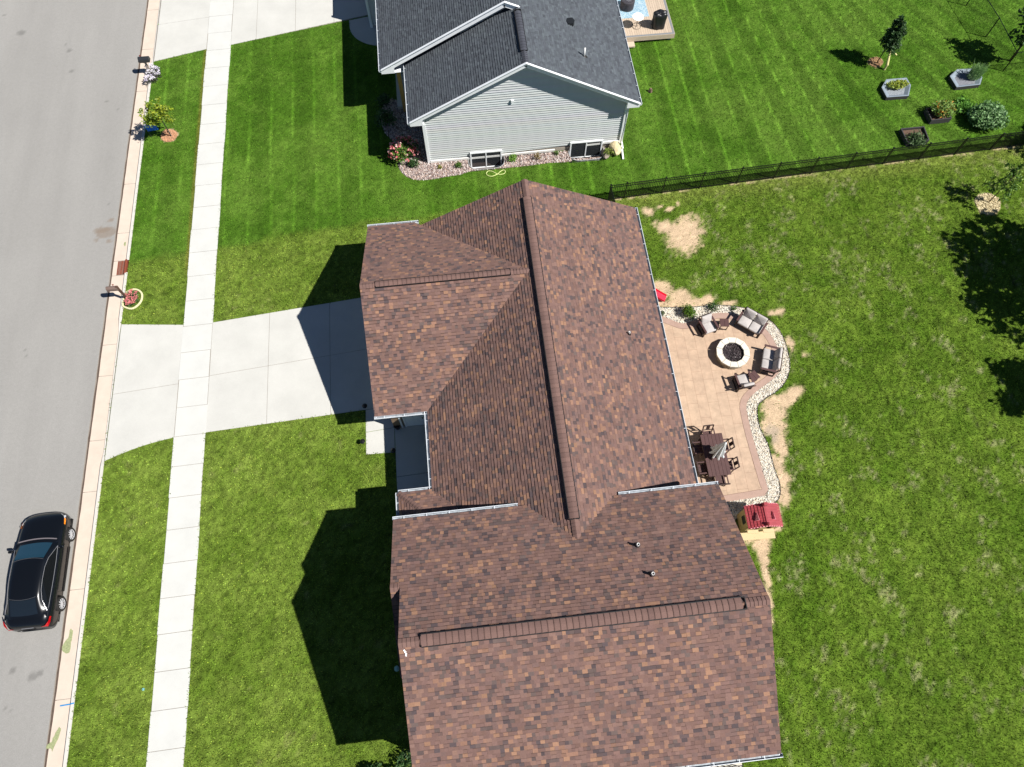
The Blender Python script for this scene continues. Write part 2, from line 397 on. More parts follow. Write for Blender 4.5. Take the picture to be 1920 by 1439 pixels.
stones('gravel', GRAVEL, 17000, [PATIO], [S(232, 228, 216), S(240, 238, 230), S(222, 212, 194), S(176, 166, 150), S(226, 212, 188), S(130, 124, 118), S(236, 232, 222)], .03, .068, 5)
mb = MB(); mb.tube([(x, y, .03) for x, y in go], .022, 6); struct('edging', mb, M('edging_black', S(46, 42, 38), .6))
# rock bed along the neighbour's wall, with the two window wells left open
WELLS = [(.62, 2.74), (6.56, 8.66)]
def wellpath(w):
    c, r = (w[0] + w[1]) / 2, (w[1] - w[0]) / 2
    return [(c + r * math.copysign(abs(math.cos(a)) ** .5, math.cos(a)), 28.90 - .84 * math.sin(a) ** .6) for a in [math.pi - math.pi * i / 18 for i in range(19)]]
RB = crom([at(*p) for p in ((760, 285), (748, 302), (748, 315), (757, 328), (775, 337), (800, 338), (830, 333), (862, 328), (885, 321), (920, 318), (985, 312), (1030, 306), (1066, 304), (1073, 299))], 4) + [at(1150, 292), (9.6, 29.2)] + wellpath(WELLS[1])[::-1] + wellpath(WELLS[0])[::-1] + [(-1.6, 28.95), (-2.0, 33)]
RB = RB + [at(735, 185), at(718, 200), at(712, 225), at(722, 250), at(745, 275)]
mb = MB(); mb.prism(RB, -.05, .008); struct('rock_bed_base', mb, M('rock_dust', S(120, 102, 94), .95, ns=25, na=.4))
stones('river_rock', RB, 7500, [], [S(186, 168, 162), S(206, 194, 188), S(160, 142, 138), S(196, 172, 158), S(134, 122, 120), S(216, 208, 202)], .045, .10, 6)
# bottom bed behind the house
BB = [at(1290, 1452), at(1300, 1410), at(1392, 1410), at(1390, 1460)]
mb = MB(); mb.prism(BB, -.05, .008); struct('gravel_base', mb, M('gravel_dust', None))

HOUSE1 = [(-4.3, 12.68), (-4.3, 21.8), (8.2, 21.8), (8.2, -2.4), (-3.05, -2.4), (-3.05, 6.2), (-1.9, 6.2), (-1.9, 12.68)]
HOUSE2 = [(-1.65, 28.95), (9.6, 29.05), (9.6, 48), (-4.6, 48), (-4.6, 40.5), (-3.0, 40.5), (-3.0, 33), (-1.7, 33)]
RING1 = crom([at(*p) for p in ((302, 256), (306, 247), (318, 243), (331, 248), (332, 256), (325, 264), (314, 267), (304, 263))], 3, True)
RING2 = crom([at(*p) for p in ((1828, 380), (1830, 370), (1845, 363), (1862, 366), (1873, 376), (1875, 390), (1868, 400), (1852, 403), (1836, 397))], 3, True)
RING3 = crom([at(*p) for p in ((1628, 113), (1640, 108), (1652, 112), (1655, 120), (1645, 127), (1632, 123))], 3, True)
HARD = [DRIVE, WALK, PORCH, DRIVE2, PAD, PATIO, GRAVEL, RB, BB, HOUSE1, HOUSE2] + [wellpath(w) for w in WELLS]
SWP = [(SWX0, -8), (SWX1, -8), (SWX1, 62), (SWX0, 62)]

# ------------------------------------------------------------------ lawn
def dirt_mask(x, y):
    d = np.full(x.shape, -1.0)
    E = [(1285, 440, 1.15, 1.55, -.55, .55), (1250, 428, .9, .5, -.6, .9), (1215, 396, .45, .3, -.6, .8), (1237, 388, .15, .12, 0, .5), (1256, 392, .3, .15, .4, .6), (1271, 382, .13, .12, 0, .5),
         (1240, 545, .75, .65, 0, .6), (1277, 558, .75, .6, 0, .6), (1232, 560, .6, .9, 0, .5), (1262, 570, .6, .4, 0, .5), (1300, 570, 1.0, .35, 0, .7), (1327, 562, .35, .4, 0, .7), (1365, 569, .5, .18, 0, .8),
         (1462, 585, .35, .3, 0, 1.1), (1483, 645, .25, .5, 0, 1.0), (1508, 664, .14, .2, 0, 1.0), (1448, 588, .3, .15, 0, 1.0), (1490, 735, .5, .35, .5, .7),
         (1475, 750, .8, .5, .5, .6), (1452, 775, .7, .7, 0, .6), (1445, 755, .6, .35, .5, .5), (1450, 800, .75, .6, 0, .6), (1462, 835, .5, .7, 0, .7), (1458, 870, .45, .6, 0, .7), (1468, 900, .4, .6, 0, .6), (1470, 930, .35, .6, 0, .6), (1452, 965, .4, .5, 0, .6),
         (1420, 1002, 1.0, .45, .15, .6), (1450, 985, .5, .5, 0, .6), (1428, 1020, .5, .5, 0, .7), (1432, 1045, .28, .6, 0, .8), (1437, 1080, .22, .7, .05, .8), (1440, 1115, .16, .6, .1, .7), (1445, 1150, .06, .7, 0, .7), (1405, 990, .6, .4, 0, .5)]
    for i, (px, py, rx, ry, a, amp) in enumerate(E):
        cx, cy = at(px, py); k = (np.abs(x - cx) < 3) & (np.abs(y - cy) < 3)
        if k.any(): d[k] = np.maximum(d[k], ellm(x[k], y[k], cx, cy, rx, ry, a, amp, 3.5, i))
    k = d > -.6
    if k.any(): d[k] = d[k] + (fbm(x[k], y[k], 9, 71, 2) - .5) * .45
    return smst(-.08, .38, d)
def ybound(x):
    f = np.where(x < -4.6, 24.3 + (x + 13.8) * .10, 25.1 + .0487 * (x - 8.32)); f = np.where((x > -4.6) & (x < 8), 25.1 - .0 * x, f)
    return f
def lawn_eval(x, y):
    """albedo of the grass and its bareness at ground points"""
    yb = ybound(x) + (fbm(x, y, .9, 21) - .5) * np.where(x > 8, .25, 1.0)
    zn = smst(-.35, .35, y - yb)                                       # 1 = neighbour's lawn
    n1 = fbm(x, y, .35, 1) - .5; n2 = fbm(x, y, 1.6, 2) - .5; n3 = fbm(x, y, 5, 3) - .5
    gA = np.array(S(74, 111, 28)); gA2 = np.array(S(114, 148, 56)); gB = np.array(S(97, 122, 40)); gB2 = np.array(S(136, 156, 68)); gC = np.array(S(84, 114, 30))
    A = gA + (gA2 - gA) * np.clip(.28 + 1.0 * n1 + .8 * n2 + .5 * n3, 0, 1)[:, None]
    # mower lines: front lawn straight, back lawn bending
    ph = np.where(x < 5, (x + 11 + .02 * (y - 35)), x + .0016 * np.clip(x - 12, 0, 30) ** 2 * (y - 34) + .35)
    per = np.where(x < 5, 1.30, 1.14)
    f = np.abs(((ph / per + .06 * n2) % 1) - .5) * 2
    line = 1.6 * smst(.86, .99, f) * (.40 + .9 * np.clip(fbm(x * 2, y * .35, .8, 9), 0, 1)); broad = np.sin(ph / (per * 2) * 2 * math.pi)
    line2 = smst(.86, 1.0, 1 - np.abs(f - .02))
    line = line * np.where(x > 5, 1.9, 1.15); broad = broad * np.where(x > 5, 1.5, 1); A = A * (1 + .30 * line + .08 * broad - .12 * line2 * (fbm(x * 2, y * .3, .7, 12)))[:, None]
    dk = smst(.15, .4, n1 + .5 * n2)[:, None]; A = A * (1 - .22 * dk)
    front = smst(-3, 3, 4 - x)[:, None]
    Bf = gB + (gB2 - gB) * np.clip(.34 + 0.9 * n2 + .55 * n3 + .7 * n1, 0, 1)[:, None]
    dead = smst(.20, .42, fbm(x, y, 2.6, 31) - .5 + .25 * n1)
    Bf = Bf * (1 - .5 * dead[:, None]) + np.array(S(150, 146, 100)) * .5 * dead[:, None]
    Bb = gC + (np.array(S(122, 146, 54)) - gC) * np.clip(.32 + .85 * n2 + .6 * n3 + .8 * n1, 0, 1)[:, None]
    ph2 = x + .17 * (y - 20); f2 = np.abs(((ph2 / 1.25 + .15 * n1) % 1) - .5) * 2
    cl = smst(.84, 1., f2) * smst(.50, .68, fbm(x * 1.5 + .25 * y, y * .6, 1.0, 14))
    Bb = Bb * (1 - .45 * cl[:, None])
    grey = smst(.56, .70, fbm(x * 1.3 + .2 * y, y * .7, 1.5, 17) + .05 * cl) * smst(.50, .66, fbm(x * 1.4, y, 9, 18, 2)) * smst(9, 12, x)
    Bb = Bb * (1 - .5 * grey[:, None]) + np.array(S(178, 172, 132)) * .5 * grey[:, None]
    B = Bf * front + Bb * (1 - front)
    col = A * zn[:, None] + B * (1 - zn[:, None])
    # yellowish band along the fence foot on the near side
    fb = smst(-1.6, -.1, y - ybound(x)) * (y < ybound(x)) * (x > 8); col = col * (1 - .35 * fb[:, None]) + np.array(S(156, 160, 84)) * .35 * fb[:, None]
    # brown burnt edge of the verge next to the sidewalk
    be = smst(.18, .0, np.abs(x - (SWX0 - .08))) * smst(22, 24, y); col = col * (1 - .5 * be[:, None]) + np.array(S(134, 110, 58)) * .5 * be[:, None]
    hf = vnoise(x, y, 15, 81) - .5 + .9 * (vnoise(x, y, 27, 82) - .5); col = col * (1 + (.42 + .34 * (1 - zn)) * hf)[:, None]
    d = dirt_mask(x, y)
    for ring in (RING1, RING2, RING3): d = np.where(inpoly(x, y, ring), 1, d)
    bare = smst(-.12, -.02, -np.abs(y - ybound(x) + .02)) * (x > 8.3)
    d = np.maximum(d, .8 * bare * smst(.35, .6, fbm(x, y, 2.5, 44)))
    return np.clip(col, .004, 1), d
def lawn_base_col(x, y):
    c, d = lawn_eval(x, y)
    so = np.array(S(190, 166, 136)) * (1 + .25 * (fbm(x, y, 4, 51) - .5))[:, None] * (1 + .7 * (fbm(x, y, 14, 52) - .5))[:, None]
    gp = smst(.3, .7, ellm(x, y, *at(1448, 812), .7, 1.0, 0, .6, 3, 5))[:, None]; so = so * (1 - .45 * gp) + np.array(S(140, 134, 126)) * .45 * gp
    return np.clip(c * .70 * (1 - d[:, None]) + so * d[:, None], 0, 1)
LAWN_M = M('lawn_soil', None, .97, ns=17, na=.40, ns2=45, na2=.35, bs=60, bst=.7, attr=True, spec=.1)
tag(grid_sheet('lawn', XK + .14, 60, -8, 62, 0.0, .16, lawn_base_col, LAWN_M, [[(w[0] - .02, 28.05), (w[1] + .02, 28.05), (w[1] + .02, 29.2), (w[0] - .02, 29.2)] for w in WELLS]), kind='structure')
mb = MB(); mb.quad((-18.4, -500, -.03), (600, -500, -.03), (600, -7.9, -.03), (-18.4, -7.9, -.03)); mb.quad((-18.4, 61.9, -.03), (600, 61.9, -.03), (600, 600, -.03), (-18.4, 600, -.03)); mb.quad((59.9, -7.9, -.03), (600, -7.9, -.03), (600, 61.9, -.03), (59.9, 61.9, -.03)); struct('ground', mb, M('far_ground', None))
for nm, ring, colr, zz in (('mulch', RING1, S(184, 140, 108), .02), ('mulch', RING2, S(196, 182, 146), .02), ('mulch', RING3, S(172, 140, 104), .02)):
    mb = MB(); mb.prism(ring, -.02, zz); o = struct(nm, mb, M('mulch' + str(colr), colr, .95, ns=30, na=.35, bs=50, bst=.8))
    stones('mulch_chips', ring, 500, [], [tuple(min(1, q * k) for q in colr) for k in (.8, .95, 1.1, 1.2)], .04, .08, 9, zz)

def make_grass():
    r = np.random.RandomState(11)
    # visible ground outline with a margin
    cs = [at(-60, 1640), at(1990, 1640), at(1990, -60), at(-60, -60)]
    x0, x1, y0, y1 = -18.48, 38, -5.5, 45.0
    n = 620000
    x = r.uniform(x0, x1, n); y = r.uniform(y0, y1, n)
    # verge and edge strips get extra tufts that hang over the paving
    k = inpoly(x, y, cs)
    x, y = x[k], y[k]
    ox = x + r.normal(0, .03, len(x)); oy = y + r.normal(0, .03, len(x))
    k = ~inpoly(ox, oy, SWP)
    for h in HARD: k &= ~inpoly(ox, oy, h)
    x, y = x[k], y[k]
    col, d = lawn_eval(x, y)
    k = r.rand(len(x)) > d * .965
    x, y, col, d = x[k], y[k], col[k], d[k]
    n = len(x)
    zn = y > ybound(x)
    nb = 2
    X = np.repeat(x, nb) + r.normal(0, .018, n * nb); Y = np.repeat(y, nb) + r.normal(0, .018, n * nb)
    Cc = np.repeat(col, nb, 0); Z = np.repeat(zn, nb)
    mm = n * nb
    clump = np.repeat(.75 + .55 * fbm(x, y, 11, 61), nb)
    L = r.uniform(.04, .085, mm) * np.where(Z, .85, 1.15) * clump
    W = r.uniform(.018, .038, mm)
    an = r.uniform(0, 2 * math.pi, mm); le = r.uniform(.15, .9, mm)
    dx, dy = np.cos(an), np.sin(an); px, py = -dy, dx
    tip = np.stack([X + dx * L * le, Y + dy * L * le, L * np.sqrt(np.maximum(0, 1 - (le * .8) ** 2))], 1)
    a = np.stack([X + px * W / 2, Y + py * W / 2, np.zeros(mm)], 1); b = np.stack([X - px * W / 2, Y - py * W / 2, np.zeros(mm)], 1)
    # a four cornered blade: wide in the middle
    mid = np.stack([X + dx * L * le * .45, Y + dy * L * le * .45, tip[:, 2] * .62], 1)
    m1 = mid + np.stack([px * W * .62, py * W * .62, np.zeros(mm)], 1)
    co = np.stack([b, m1, tip], 1)
    co2 = np.stack([a, m1 - np.stack([px * W * 1.24, py * W * 1.24, np.zeros(mm)], 1), tip], 1)
    co = np.where((r.rand(mm) > .5)[:, None, None], co, co2).reshape(-1, 3)
    me = bpy.data.meshes.new('grass'); me.vertices.add(len(co)); me.vertices.foreach_set('co', co.astype(np.float32).ravel())
    nf = mm; me.loops.add(nf * 3); me.loops.foreach_set('vertex_index', np.arange(nf * 3, dtype=np.int32))
    me.polygons.add(nf); me.polygons.foreach_set('loop_start', (np.arange(nf) * 3).astype(np.int32)); me.polygons.foreach_set('loop_total', np.full(nf, 3, np.int32))
    me.update(calc_edges=True)
    v = (r.uniform(.75, 1.3, mm) * np.repeat(r.uniform(.45, 1.5, n), nb))[:, None]; yel = (r.rand(mm) < np.where(Z, .04, .07))[:, None]
    cc = Cc * v * 1.22; cc = np.where(yel, cc * np.array([1.5, 1.2, 1.15]), cc)
    cc = np.clip(np.repeat(cc, 3, 0), 0, 1)
    ca = me.color_attributes.new('Col', 'FLOAT_COLOR', 'POINT'); ca.data.foreach_set('color', np.concatenate([cc, np.ones((len(cc), 1))], 1).astype(np.float32).ravel())
    gm = bpy.data.materials.new('grass_blade'); gm.use_nodes = True; N = gm.node_tree.nodes; L2 = gm.node_tree.links; b = N['Principled BSDF']
    at_ = N.new('ShaderNodeAttribute'); at_.attribute_name = 'Col'; L2.new(at_.outputs['Color'], b.inputs['Base Color'])
    b.inputs['Roughness'].default_value = .7; b.inputs['Specular IOR Level'].default_value = .15
    tr = N.new('ShaderNodeBsdfTranslucent'); L2.new(at_.outputs['Color'], tr.inputs['Color']); mx = N.new('ShaderNodeMixShader'); mx.inputs[0].default_value = .25
    L2.new(b.outputs[0], mx.inputs[1]); L2.new(tr.outputs[0], mx.inputs[2]); L2.new(mx.outputs[0], N['Material Output'].inputs[0])
    me.materials.append(gm); o = bpy.data.objects.new('grass', me); C.objects.link(o)
    tag(o, 'mown green lawn grass over both gardens and the verge', 'grass', kind='stuff')
make_grass()
# ------------------------------------------------------------------ shingles and siding as real courses
def clip(poly, a, b, c):
    """keep a*u+b*v+c>=0"""
    out = []; n = len(poly)
    for i in range(n):
        p, q = poly[i], poly[(i + 1) % n]; dp = a * p[0] + b * p[1] + c; dq = a * q[0] + b * q[1] + c
        if dp >= 0: out.append(p)
        if (dp > 0 and dq < 0) or (dp < 0 and dq > 0):
            t = dp / (dp - dq); out.append((p[0] + t * (q[0] - p[0]), p[1] + t * (q[1] - p[1])))
    return out
def courses(mb, poly3, z0, expo, colf, seed, tw, th=.018, lam=.010, base=.004, under=None, under_mi=1, facing=None, band=True):
    P = [Vector(p) for p in poly3]
    n = Vector((0, 0, 0))
    for i in range(len(P)): n += (P[i] - P[0]).cross(P[(i + 1) % len(P)] - P[0])
    n.normalize()
    if abs(n.z) > .02:
        if n.z < 0: n = -n
    elif facing is not None and n.dot(Vector(facing)) < 0: n = -n
    v = (Vector((0, 0, 1)) - n * n.z).normalized(); u = v.cross(n)
    O = P[0] - v * ((P[0].z - z0) / v.z); O = O - u * O.dot(u)
    to2 = lambda p: ((p - O).dot(u), (p - O).dot(v))
    Q = [to2(p) for p in P]
    ar = sum(Q[i][0] * Q[(i + 1) % len(Q)][1] - Q[(i + 1) % len(Q)][0] * Q[i][1] for i in range(len(Q)))
    if ar < 0: Q = Q[::-1]
    E = []
    for i in range(len(Q)):
        p, q = Q[i], Q[(i + 1) % len(Q)]; dx, dy = q[0] - p[0], q[1] - p[1]; E.append((-dy, dx, dy * p[0] - dx * p[1]))
    to3 = lambda a, b, h: O + u * a + v * b + n * h
    mb.add([to3(a, b, 0) for a, b in Q], [tuple(range(len(Q)))], under_mi, under)
    u0, u1 = min(q[0] for q in Q), max(q[0] for q in Q); v0, v1 = min(q[1] for q in Q), max(q[1] for q in Q)
    for k in range(int(math.floor(v0 / expo)), int(v1 / expo) + 1):
        va, vb = k * expo, (k + 1) * expo
        if vb <= v0 + 1e-4 or va >= v1 - 1e-4: continue
        R = random.Random(seed * 1000 + k); x = -60 + R.uniform(0, .3) if tw else u0
        while x < u1:
            w = R.uniform(*tw) if tw else (u1 - u0); col = colf(R); hi = lam if (R.random() < .5) else 0
            xa, xb = x, x + w; x = xb
            if xb <= u0: continue
            T = [(xa, va), (xb, va), (xb, vb), (xa, vb)]
            for e in E:
                T = clip(T, *e)
                if len(T) < 3: break
            if len(T) < 3: continue
            hf = lambda b: base + (th + hi) * (1 - (b - va) / expo)
            V = [to3(a, b, hf(b)) for a, b in T]
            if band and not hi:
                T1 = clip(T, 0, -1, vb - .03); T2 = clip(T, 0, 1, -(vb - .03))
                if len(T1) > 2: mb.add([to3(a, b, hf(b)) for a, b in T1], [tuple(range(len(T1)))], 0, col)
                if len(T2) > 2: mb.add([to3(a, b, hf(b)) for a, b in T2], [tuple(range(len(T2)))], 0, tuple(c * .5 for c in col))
            else: mb.add(V, [tuple(range(len(V)))], 0, col)
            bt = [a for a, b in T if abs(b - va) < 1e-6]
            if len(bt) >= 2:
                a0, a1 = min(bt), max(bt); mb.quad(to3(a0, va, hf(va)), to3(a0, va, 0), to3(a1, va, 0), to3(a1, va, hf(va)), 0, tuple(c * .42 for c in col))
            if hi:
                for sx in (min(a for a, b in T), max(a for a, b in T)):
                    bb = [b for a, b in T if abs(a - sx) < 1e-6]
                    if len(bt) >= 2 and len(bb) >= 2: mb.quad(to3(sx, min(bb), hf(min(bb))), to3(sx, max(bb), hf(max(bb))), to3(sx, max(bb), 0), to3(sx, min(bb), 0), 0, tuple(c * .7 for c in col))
def brown(R):
    t = R.random(); k = R.uniform(.87, 1.13)
    if t < .66: c = R.choice([S(114, 89, 82), S(109, 85, 79), S(117, 92, 84), S(104, 83, 78), S(112, 87, 79)])
    elif t < .83: c = R.choice([S(134, 102, 86), S(128, 98, 84), S(140, 107, 87), S(123, 96, 85)])
    else: c = R.choice([S(86, 72, 71), S(91, 77, 74), S(80, 69, 70), S(94, 80, 76)])
    return tuple(q * k for q in c)
def slate(R):
    t = R.random(); k = R.uniform(.85, 1.15)
    c = S(77, 82, 88) if t < .6 else (S(83, 89, 94) if t < .82 else S(71, 75, 81))
    return tuple(q * k for q in c)
SH_B = M('brown_shingle', None, .93, attr=True, ns=22, na=.13, ns2=.5, na2=.05, spec=.25)
SH_G = M('grey_shingle', None, .9, attr=True, ns=60, na=.16, spec=.3)
UNDER = M('roof_felt', S(40, 34, 32), .95)
WHITE = M('white_metal_trim', S(240, 243, 245), .45, ns=3, na=.04, spec=.5)
GUT = M('gutter_metal', S(216, 222, 228), .4, ns=2.5, na=.12, spec=.5)
GUTD = M('gutter_inside', S(150, 156, 162), .6, ns=8, na=.35)
BLACKV = M('black_vent_plastic', S(22, 21, 22), .6)
STONE = M('tan_stone', S(128, 108, 88), .9, ns=6, na=.35, bs=9, bst=.8)

def gutter(parent, pts, out, name='gutter', w=.13, h=.11, endcap=True):
    """open trough along pts (3D); out = horizontal outward direction"""
    mb = MB(); o = Vector(out).normalized(); up = Vector((0, 0, 1))
    prof = [(0, 0), (0, -h), (w * .8, -h), (w, -.02), (w, .012), (w - .018, .012), (w - .018, -.02), (w * .72, -h + .018), (.012, -h + .018), (.012, 0)]
    P = [Vector(p) for p in pts]
    for a, b in zip(P[:-1], P[1:]):
        for i in range(len(prof)):
            p, q = prof[i], prof[(i + 1) % len(prof)]; mi = 1 if i in (6, 7, 8) else 0
            mb.quad(a + o * p[0] + up * p[1], b + o * p[0] + up * p[1], b + o * q[0] + up * q[1], a + o * q[0] + up * q[1], mi)
        L = (b - a).length; t = (b - a).normalized(); k = .45
        while k < L:
            c = a + t * k; mb.bar(c + up * .004, c + o * w + up * .004, .02, .008, 0); k += .9
    for e in (P[0], P[-1]):
        mb.add([e + o * x + up * z for x, z in ((0, .01), (0, -h), (w * .8, -h), (w, -.02), (w, .012))], [(0, 1, 2, 3, 4)])
    return mb.build(name, [GUT, GUTD], parent)
def board(mb, a, b, w, h): mb.bar(a, b, w, h)
def ridge_vent(parent, a, b, w, zt, palette, seed, black_end=True, name='ridge_vent', cap=.142, arch=.05):
    """raised vent strip with shingle caps, black louvre edges"""
    a, b = Vector(a), Vector(b); t = (b - a).normalized(); q = Vector((-t.y, t.x, 0)); R = random.Random(seed); L = (b - a).length
    mb = MB()
    for s in (-1, 1):
        mb.bar(a + q * s * (w / 2 + .006) - Vector((0, 0, .075)), b + q * s * (w / 2 + .006) - Vector((0, 0, .075)), .03, .07, 1)
    for e, s in ((a, -1), (b, 1)):
        mb.bar(e + t * s * .012 + q * w / 2 - Vector((0, 0, .06)), e + t * s * .012 - q * w / 2 - Vector((0, 0, .06)), .03, .08, 1)
    k = 0; n = int(L / cap)
    for i in range(n):
        c0 = a + t * (i * cap); c1 = a + t * min(L, (i + 1) * cap + .01); col = palette(R)
        V0 = []; V1 = []
        for j in range(7):
            x = (j / 6 - .5) * 2; z = -.05 * abs(x) ** 1.6 - .012
            V0.append(c0 + q * x * w / 2 + Vector((0, 0, z + .020))); V1.append(c1 + q * x * w / 2 + Vector((0, 0, z)))
        mb.add(V0 + V1, [(j, j + 1, 8 + j, 7 + j) for j in range(6)], 0, col)
        mb.add(V0 + [p - Vector((0, 0, .042)) for p in V0], [(j, j + 1, 8 + j, 7 + j) for j in range(6)], 0, tuple(c * .5 for c in col))
        mb.add([p - t * .03 + Vector((0, 0, .001)) for p in V0] + V0, [(j, j + 1, 8 + j, 7 + j) for j in range(6)], 0, tuple(c * .8 for c in col))
    return mb.build(name, [SH_B if palette in (brown, capb) else SH_G, BLACKV], parent)
def capb(R):
    k = R.uniform(.92, 1.06); return tuple(q * k for q in R.choice([S(112, 88, 81), S(108, 85, 79)]))
def capg(R):
    k = R.uniform(.9, 1.1); return tuple(q * k for q in S(72, 74, 82))
def ridge_caps(mb, a, b, pal, seed, w=.30):
    a, b = Vector(a), Vector(b); t = (b - a).normalized(); q = Vector((-t.y, t.x, 0)); R = random.Random(seed); L = (b - a).length; i = 0
    if q.length < .5: q = Vector((1, 0, 0))
    q.normalize()
    while i * .142 < L:
        c0 = a + t * (i * .142); c1 = a + t * min(L, (i + 1) * .142); col = pal(R)
        V = []
        for c, up in ((c0, .045), (c1, .024)):
            for x, z in ((-1, -.078), (-.3, -.02), (0, 0), (.3, -.02), (1, -.078)): V.append(c + q * x * w / 2 + Vector((0, 0, z + up)))
        mb.add(V, [(j, j + 1, 6 + j, 5 + j) for j in range(4)], 0, col)
        mb.add(V[:5] + [p - Vector((0, 0, .03)) for p in V[:5]], [(j, j + 1, 6 + j, 5 + j) for j in range(4)], 0, tuple(c * .5 for c in col)); i += 1
def siding(mb, poly, facing, z0, expo, col, seed=3):
    courses(mb, poly, z0, expo, lambda R: tuple(c * R.uniform(.97, 1.03) for c in col), seed, None, th=.05, band=False, lam=0, base=.002, facing=facing, under=col, under_mi=0)
def window(parent, c, w, h, facing, name='window', panes=2, depth=.06):
    """framed sliding window on a wall, c = centre of the sill line"""
    f = Vector(facing); s = Vector((-f.y, f.x, 0)); c = Vector(c); mb = MB(); t = .075
    for x0, x1, z0, z1 in ((-w / 2, w / 2, 0, t), (-w / 2, w / 2, h - t, h), (-w / 2, -w / 2 + t, t, h - t), (w / 2 - t, w / 2, t, h - t)):
        cc = c + s * (x0 + x1) / 2 + Vector((0, 0, (z0 + z1) / 2)) + f * depth / 2
        mb.box(cc, (abs(x1 - x0) if abs(f.y) > .5 else depth, depth if abs(f.y) > .5 else abs(x1 - x0), z1 - z0))
    if panes == 2:
        cc = c + Vector((0, 0, h / 2)) + f * depth * .49; mb.box(cc, (.06 if abs(f.y) > .5 else depth * .98, depth * .98 if abs(f.y) > .5 else .06, h - 2 * t))
    o = mb.build(name, WHITE, parent)
    gd = f * (depth - .035); g = MB(); g.quad(c + s * (-w / 2 + t) + Vector((0, 0, t)) + gd, c + s * (w / 2 - t) + Vector((0, 0, t)) + gd, c + s * (w / 2 - t) + Vector((0, 0, h - t)) + gd, c + s * (-w / 2 + t) + Vector((0, 0, h - t)) + gd)
    g.build('pane', glass('window_glass', (.03, .035, .04), .05), o)
    return o

# ------------------------------------------------------------------ the brown roofed house
H = thing('house', 'house with brown shingle roofs and white gutters beside the concrete driveway', 'house', (0, 12, 0))
roof = MB(); EX = .143; TW = (.12, .235); m_ = .53
e0 = 3.12
zG = lambda y: 3.14 + m_ * min(22.40 - y, y - 12.03)
zW = lambda x: e0 + m_ * (x + 2.52)
mE = (6.07 - 3.12) / 5.77; zE = lambda x: 3.12 + mE * (8.82 - x)
zN = lambda y: 5.16 + .5322 * (6.76 - y); zS = lambda y: 5.16 + .5246 * (y + 2.93); RZ = 7.72
a = lambda x, y, z: (x, y, z)
# garage wing
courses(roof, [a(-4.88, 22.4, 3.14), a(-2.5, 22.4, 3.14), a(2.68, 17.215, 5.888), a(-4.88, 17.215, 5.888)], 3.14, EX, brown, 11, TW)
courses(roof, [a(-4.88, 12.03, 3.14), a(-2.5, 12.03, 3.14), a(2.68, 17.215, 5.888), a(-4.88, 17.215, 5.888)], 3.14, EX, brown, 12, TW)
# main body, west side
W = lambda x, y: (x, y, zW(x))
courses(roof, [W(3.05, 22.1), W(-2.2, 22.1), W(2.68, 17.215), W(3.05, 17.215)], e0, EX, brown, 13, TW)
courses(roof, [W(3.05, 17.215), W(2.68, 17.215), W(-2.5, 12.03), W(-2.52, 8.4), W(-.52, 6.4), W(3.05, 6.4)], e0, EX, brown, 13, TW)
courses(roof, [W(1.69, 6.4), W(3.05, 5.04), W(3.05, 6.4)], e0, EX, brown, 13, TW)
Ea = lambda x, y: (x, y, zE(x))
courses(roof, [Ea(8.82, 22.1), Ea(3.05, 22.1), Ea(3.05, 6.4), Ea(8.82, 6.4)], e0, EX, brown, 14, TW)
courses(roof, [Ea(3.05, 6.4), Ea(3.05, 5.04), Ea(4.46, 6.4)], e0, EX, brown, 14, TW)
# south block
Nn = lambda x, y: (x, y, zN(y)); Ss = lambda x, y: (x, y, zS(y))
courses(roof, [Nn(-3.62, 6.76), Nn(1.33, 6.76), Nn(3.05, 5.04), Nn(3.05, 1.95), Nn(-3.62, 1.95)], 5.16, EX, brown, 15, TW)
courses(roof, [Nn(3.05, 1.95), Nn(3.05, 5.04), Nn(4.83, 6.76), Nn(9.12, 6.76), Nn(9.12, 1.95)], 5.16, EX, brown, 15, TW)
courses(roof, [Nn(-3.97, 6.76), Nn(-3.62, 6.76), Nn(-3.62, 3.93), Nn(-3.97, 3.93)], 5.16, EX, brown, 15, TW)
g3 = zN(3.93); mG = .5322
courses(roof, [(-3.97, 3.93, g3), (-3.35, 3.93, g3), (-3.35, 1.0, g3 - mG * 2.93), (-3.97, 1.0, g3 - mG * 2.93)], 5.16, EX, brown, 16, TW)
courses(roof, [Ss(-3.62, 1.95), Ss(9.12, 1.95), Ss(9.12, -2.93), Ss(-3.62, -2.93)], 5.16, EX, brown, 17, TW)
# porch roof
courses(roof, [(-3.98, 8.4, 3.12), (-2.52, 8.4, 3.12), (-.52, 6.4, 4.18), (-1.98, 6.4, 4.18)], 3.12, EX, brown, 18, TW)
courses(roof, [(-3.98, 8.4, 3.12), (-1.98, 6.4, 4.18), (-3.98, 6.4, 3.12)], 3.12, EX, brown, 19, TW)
ridge_caps(roof, (-4.88, 17.215, 5.90), (-4.2, 17.215, 5.90), capb, 1); ridge_caps(roof, (1.85, 17.215, 5.90), (2.7, 17.215, 5.90), capb, 2)
ridge_caps(roof, (3.05, 22.1, 6.08), (3.05, 21.1, 6.08), capb, 3); ridge_caps(roof, (3.05, 5.8, 6.08), (3.05, 5.05, 6.08), capb, 4)
ridge_caps(roof, (-3.62, 1.95, 7.73), (-2.86, 1.95, 7.73), capb, 5); ridge_caps(roof, (8.27, 1.95, 7.73), (9.12, 1.95, 7.73), capb, 6)
ridge_caps(roof, (-3.97, 3.93, g3 + .01), (-3.65, 3.93, g3 + .01), capb, 7); ridge_caps(roof, (-3.98, 8.4, 3.13), (-1.98, 6.4, 4.19), capb, 8, .26)
R1 = roof.build('roof', [SH_B, UNDER], H)
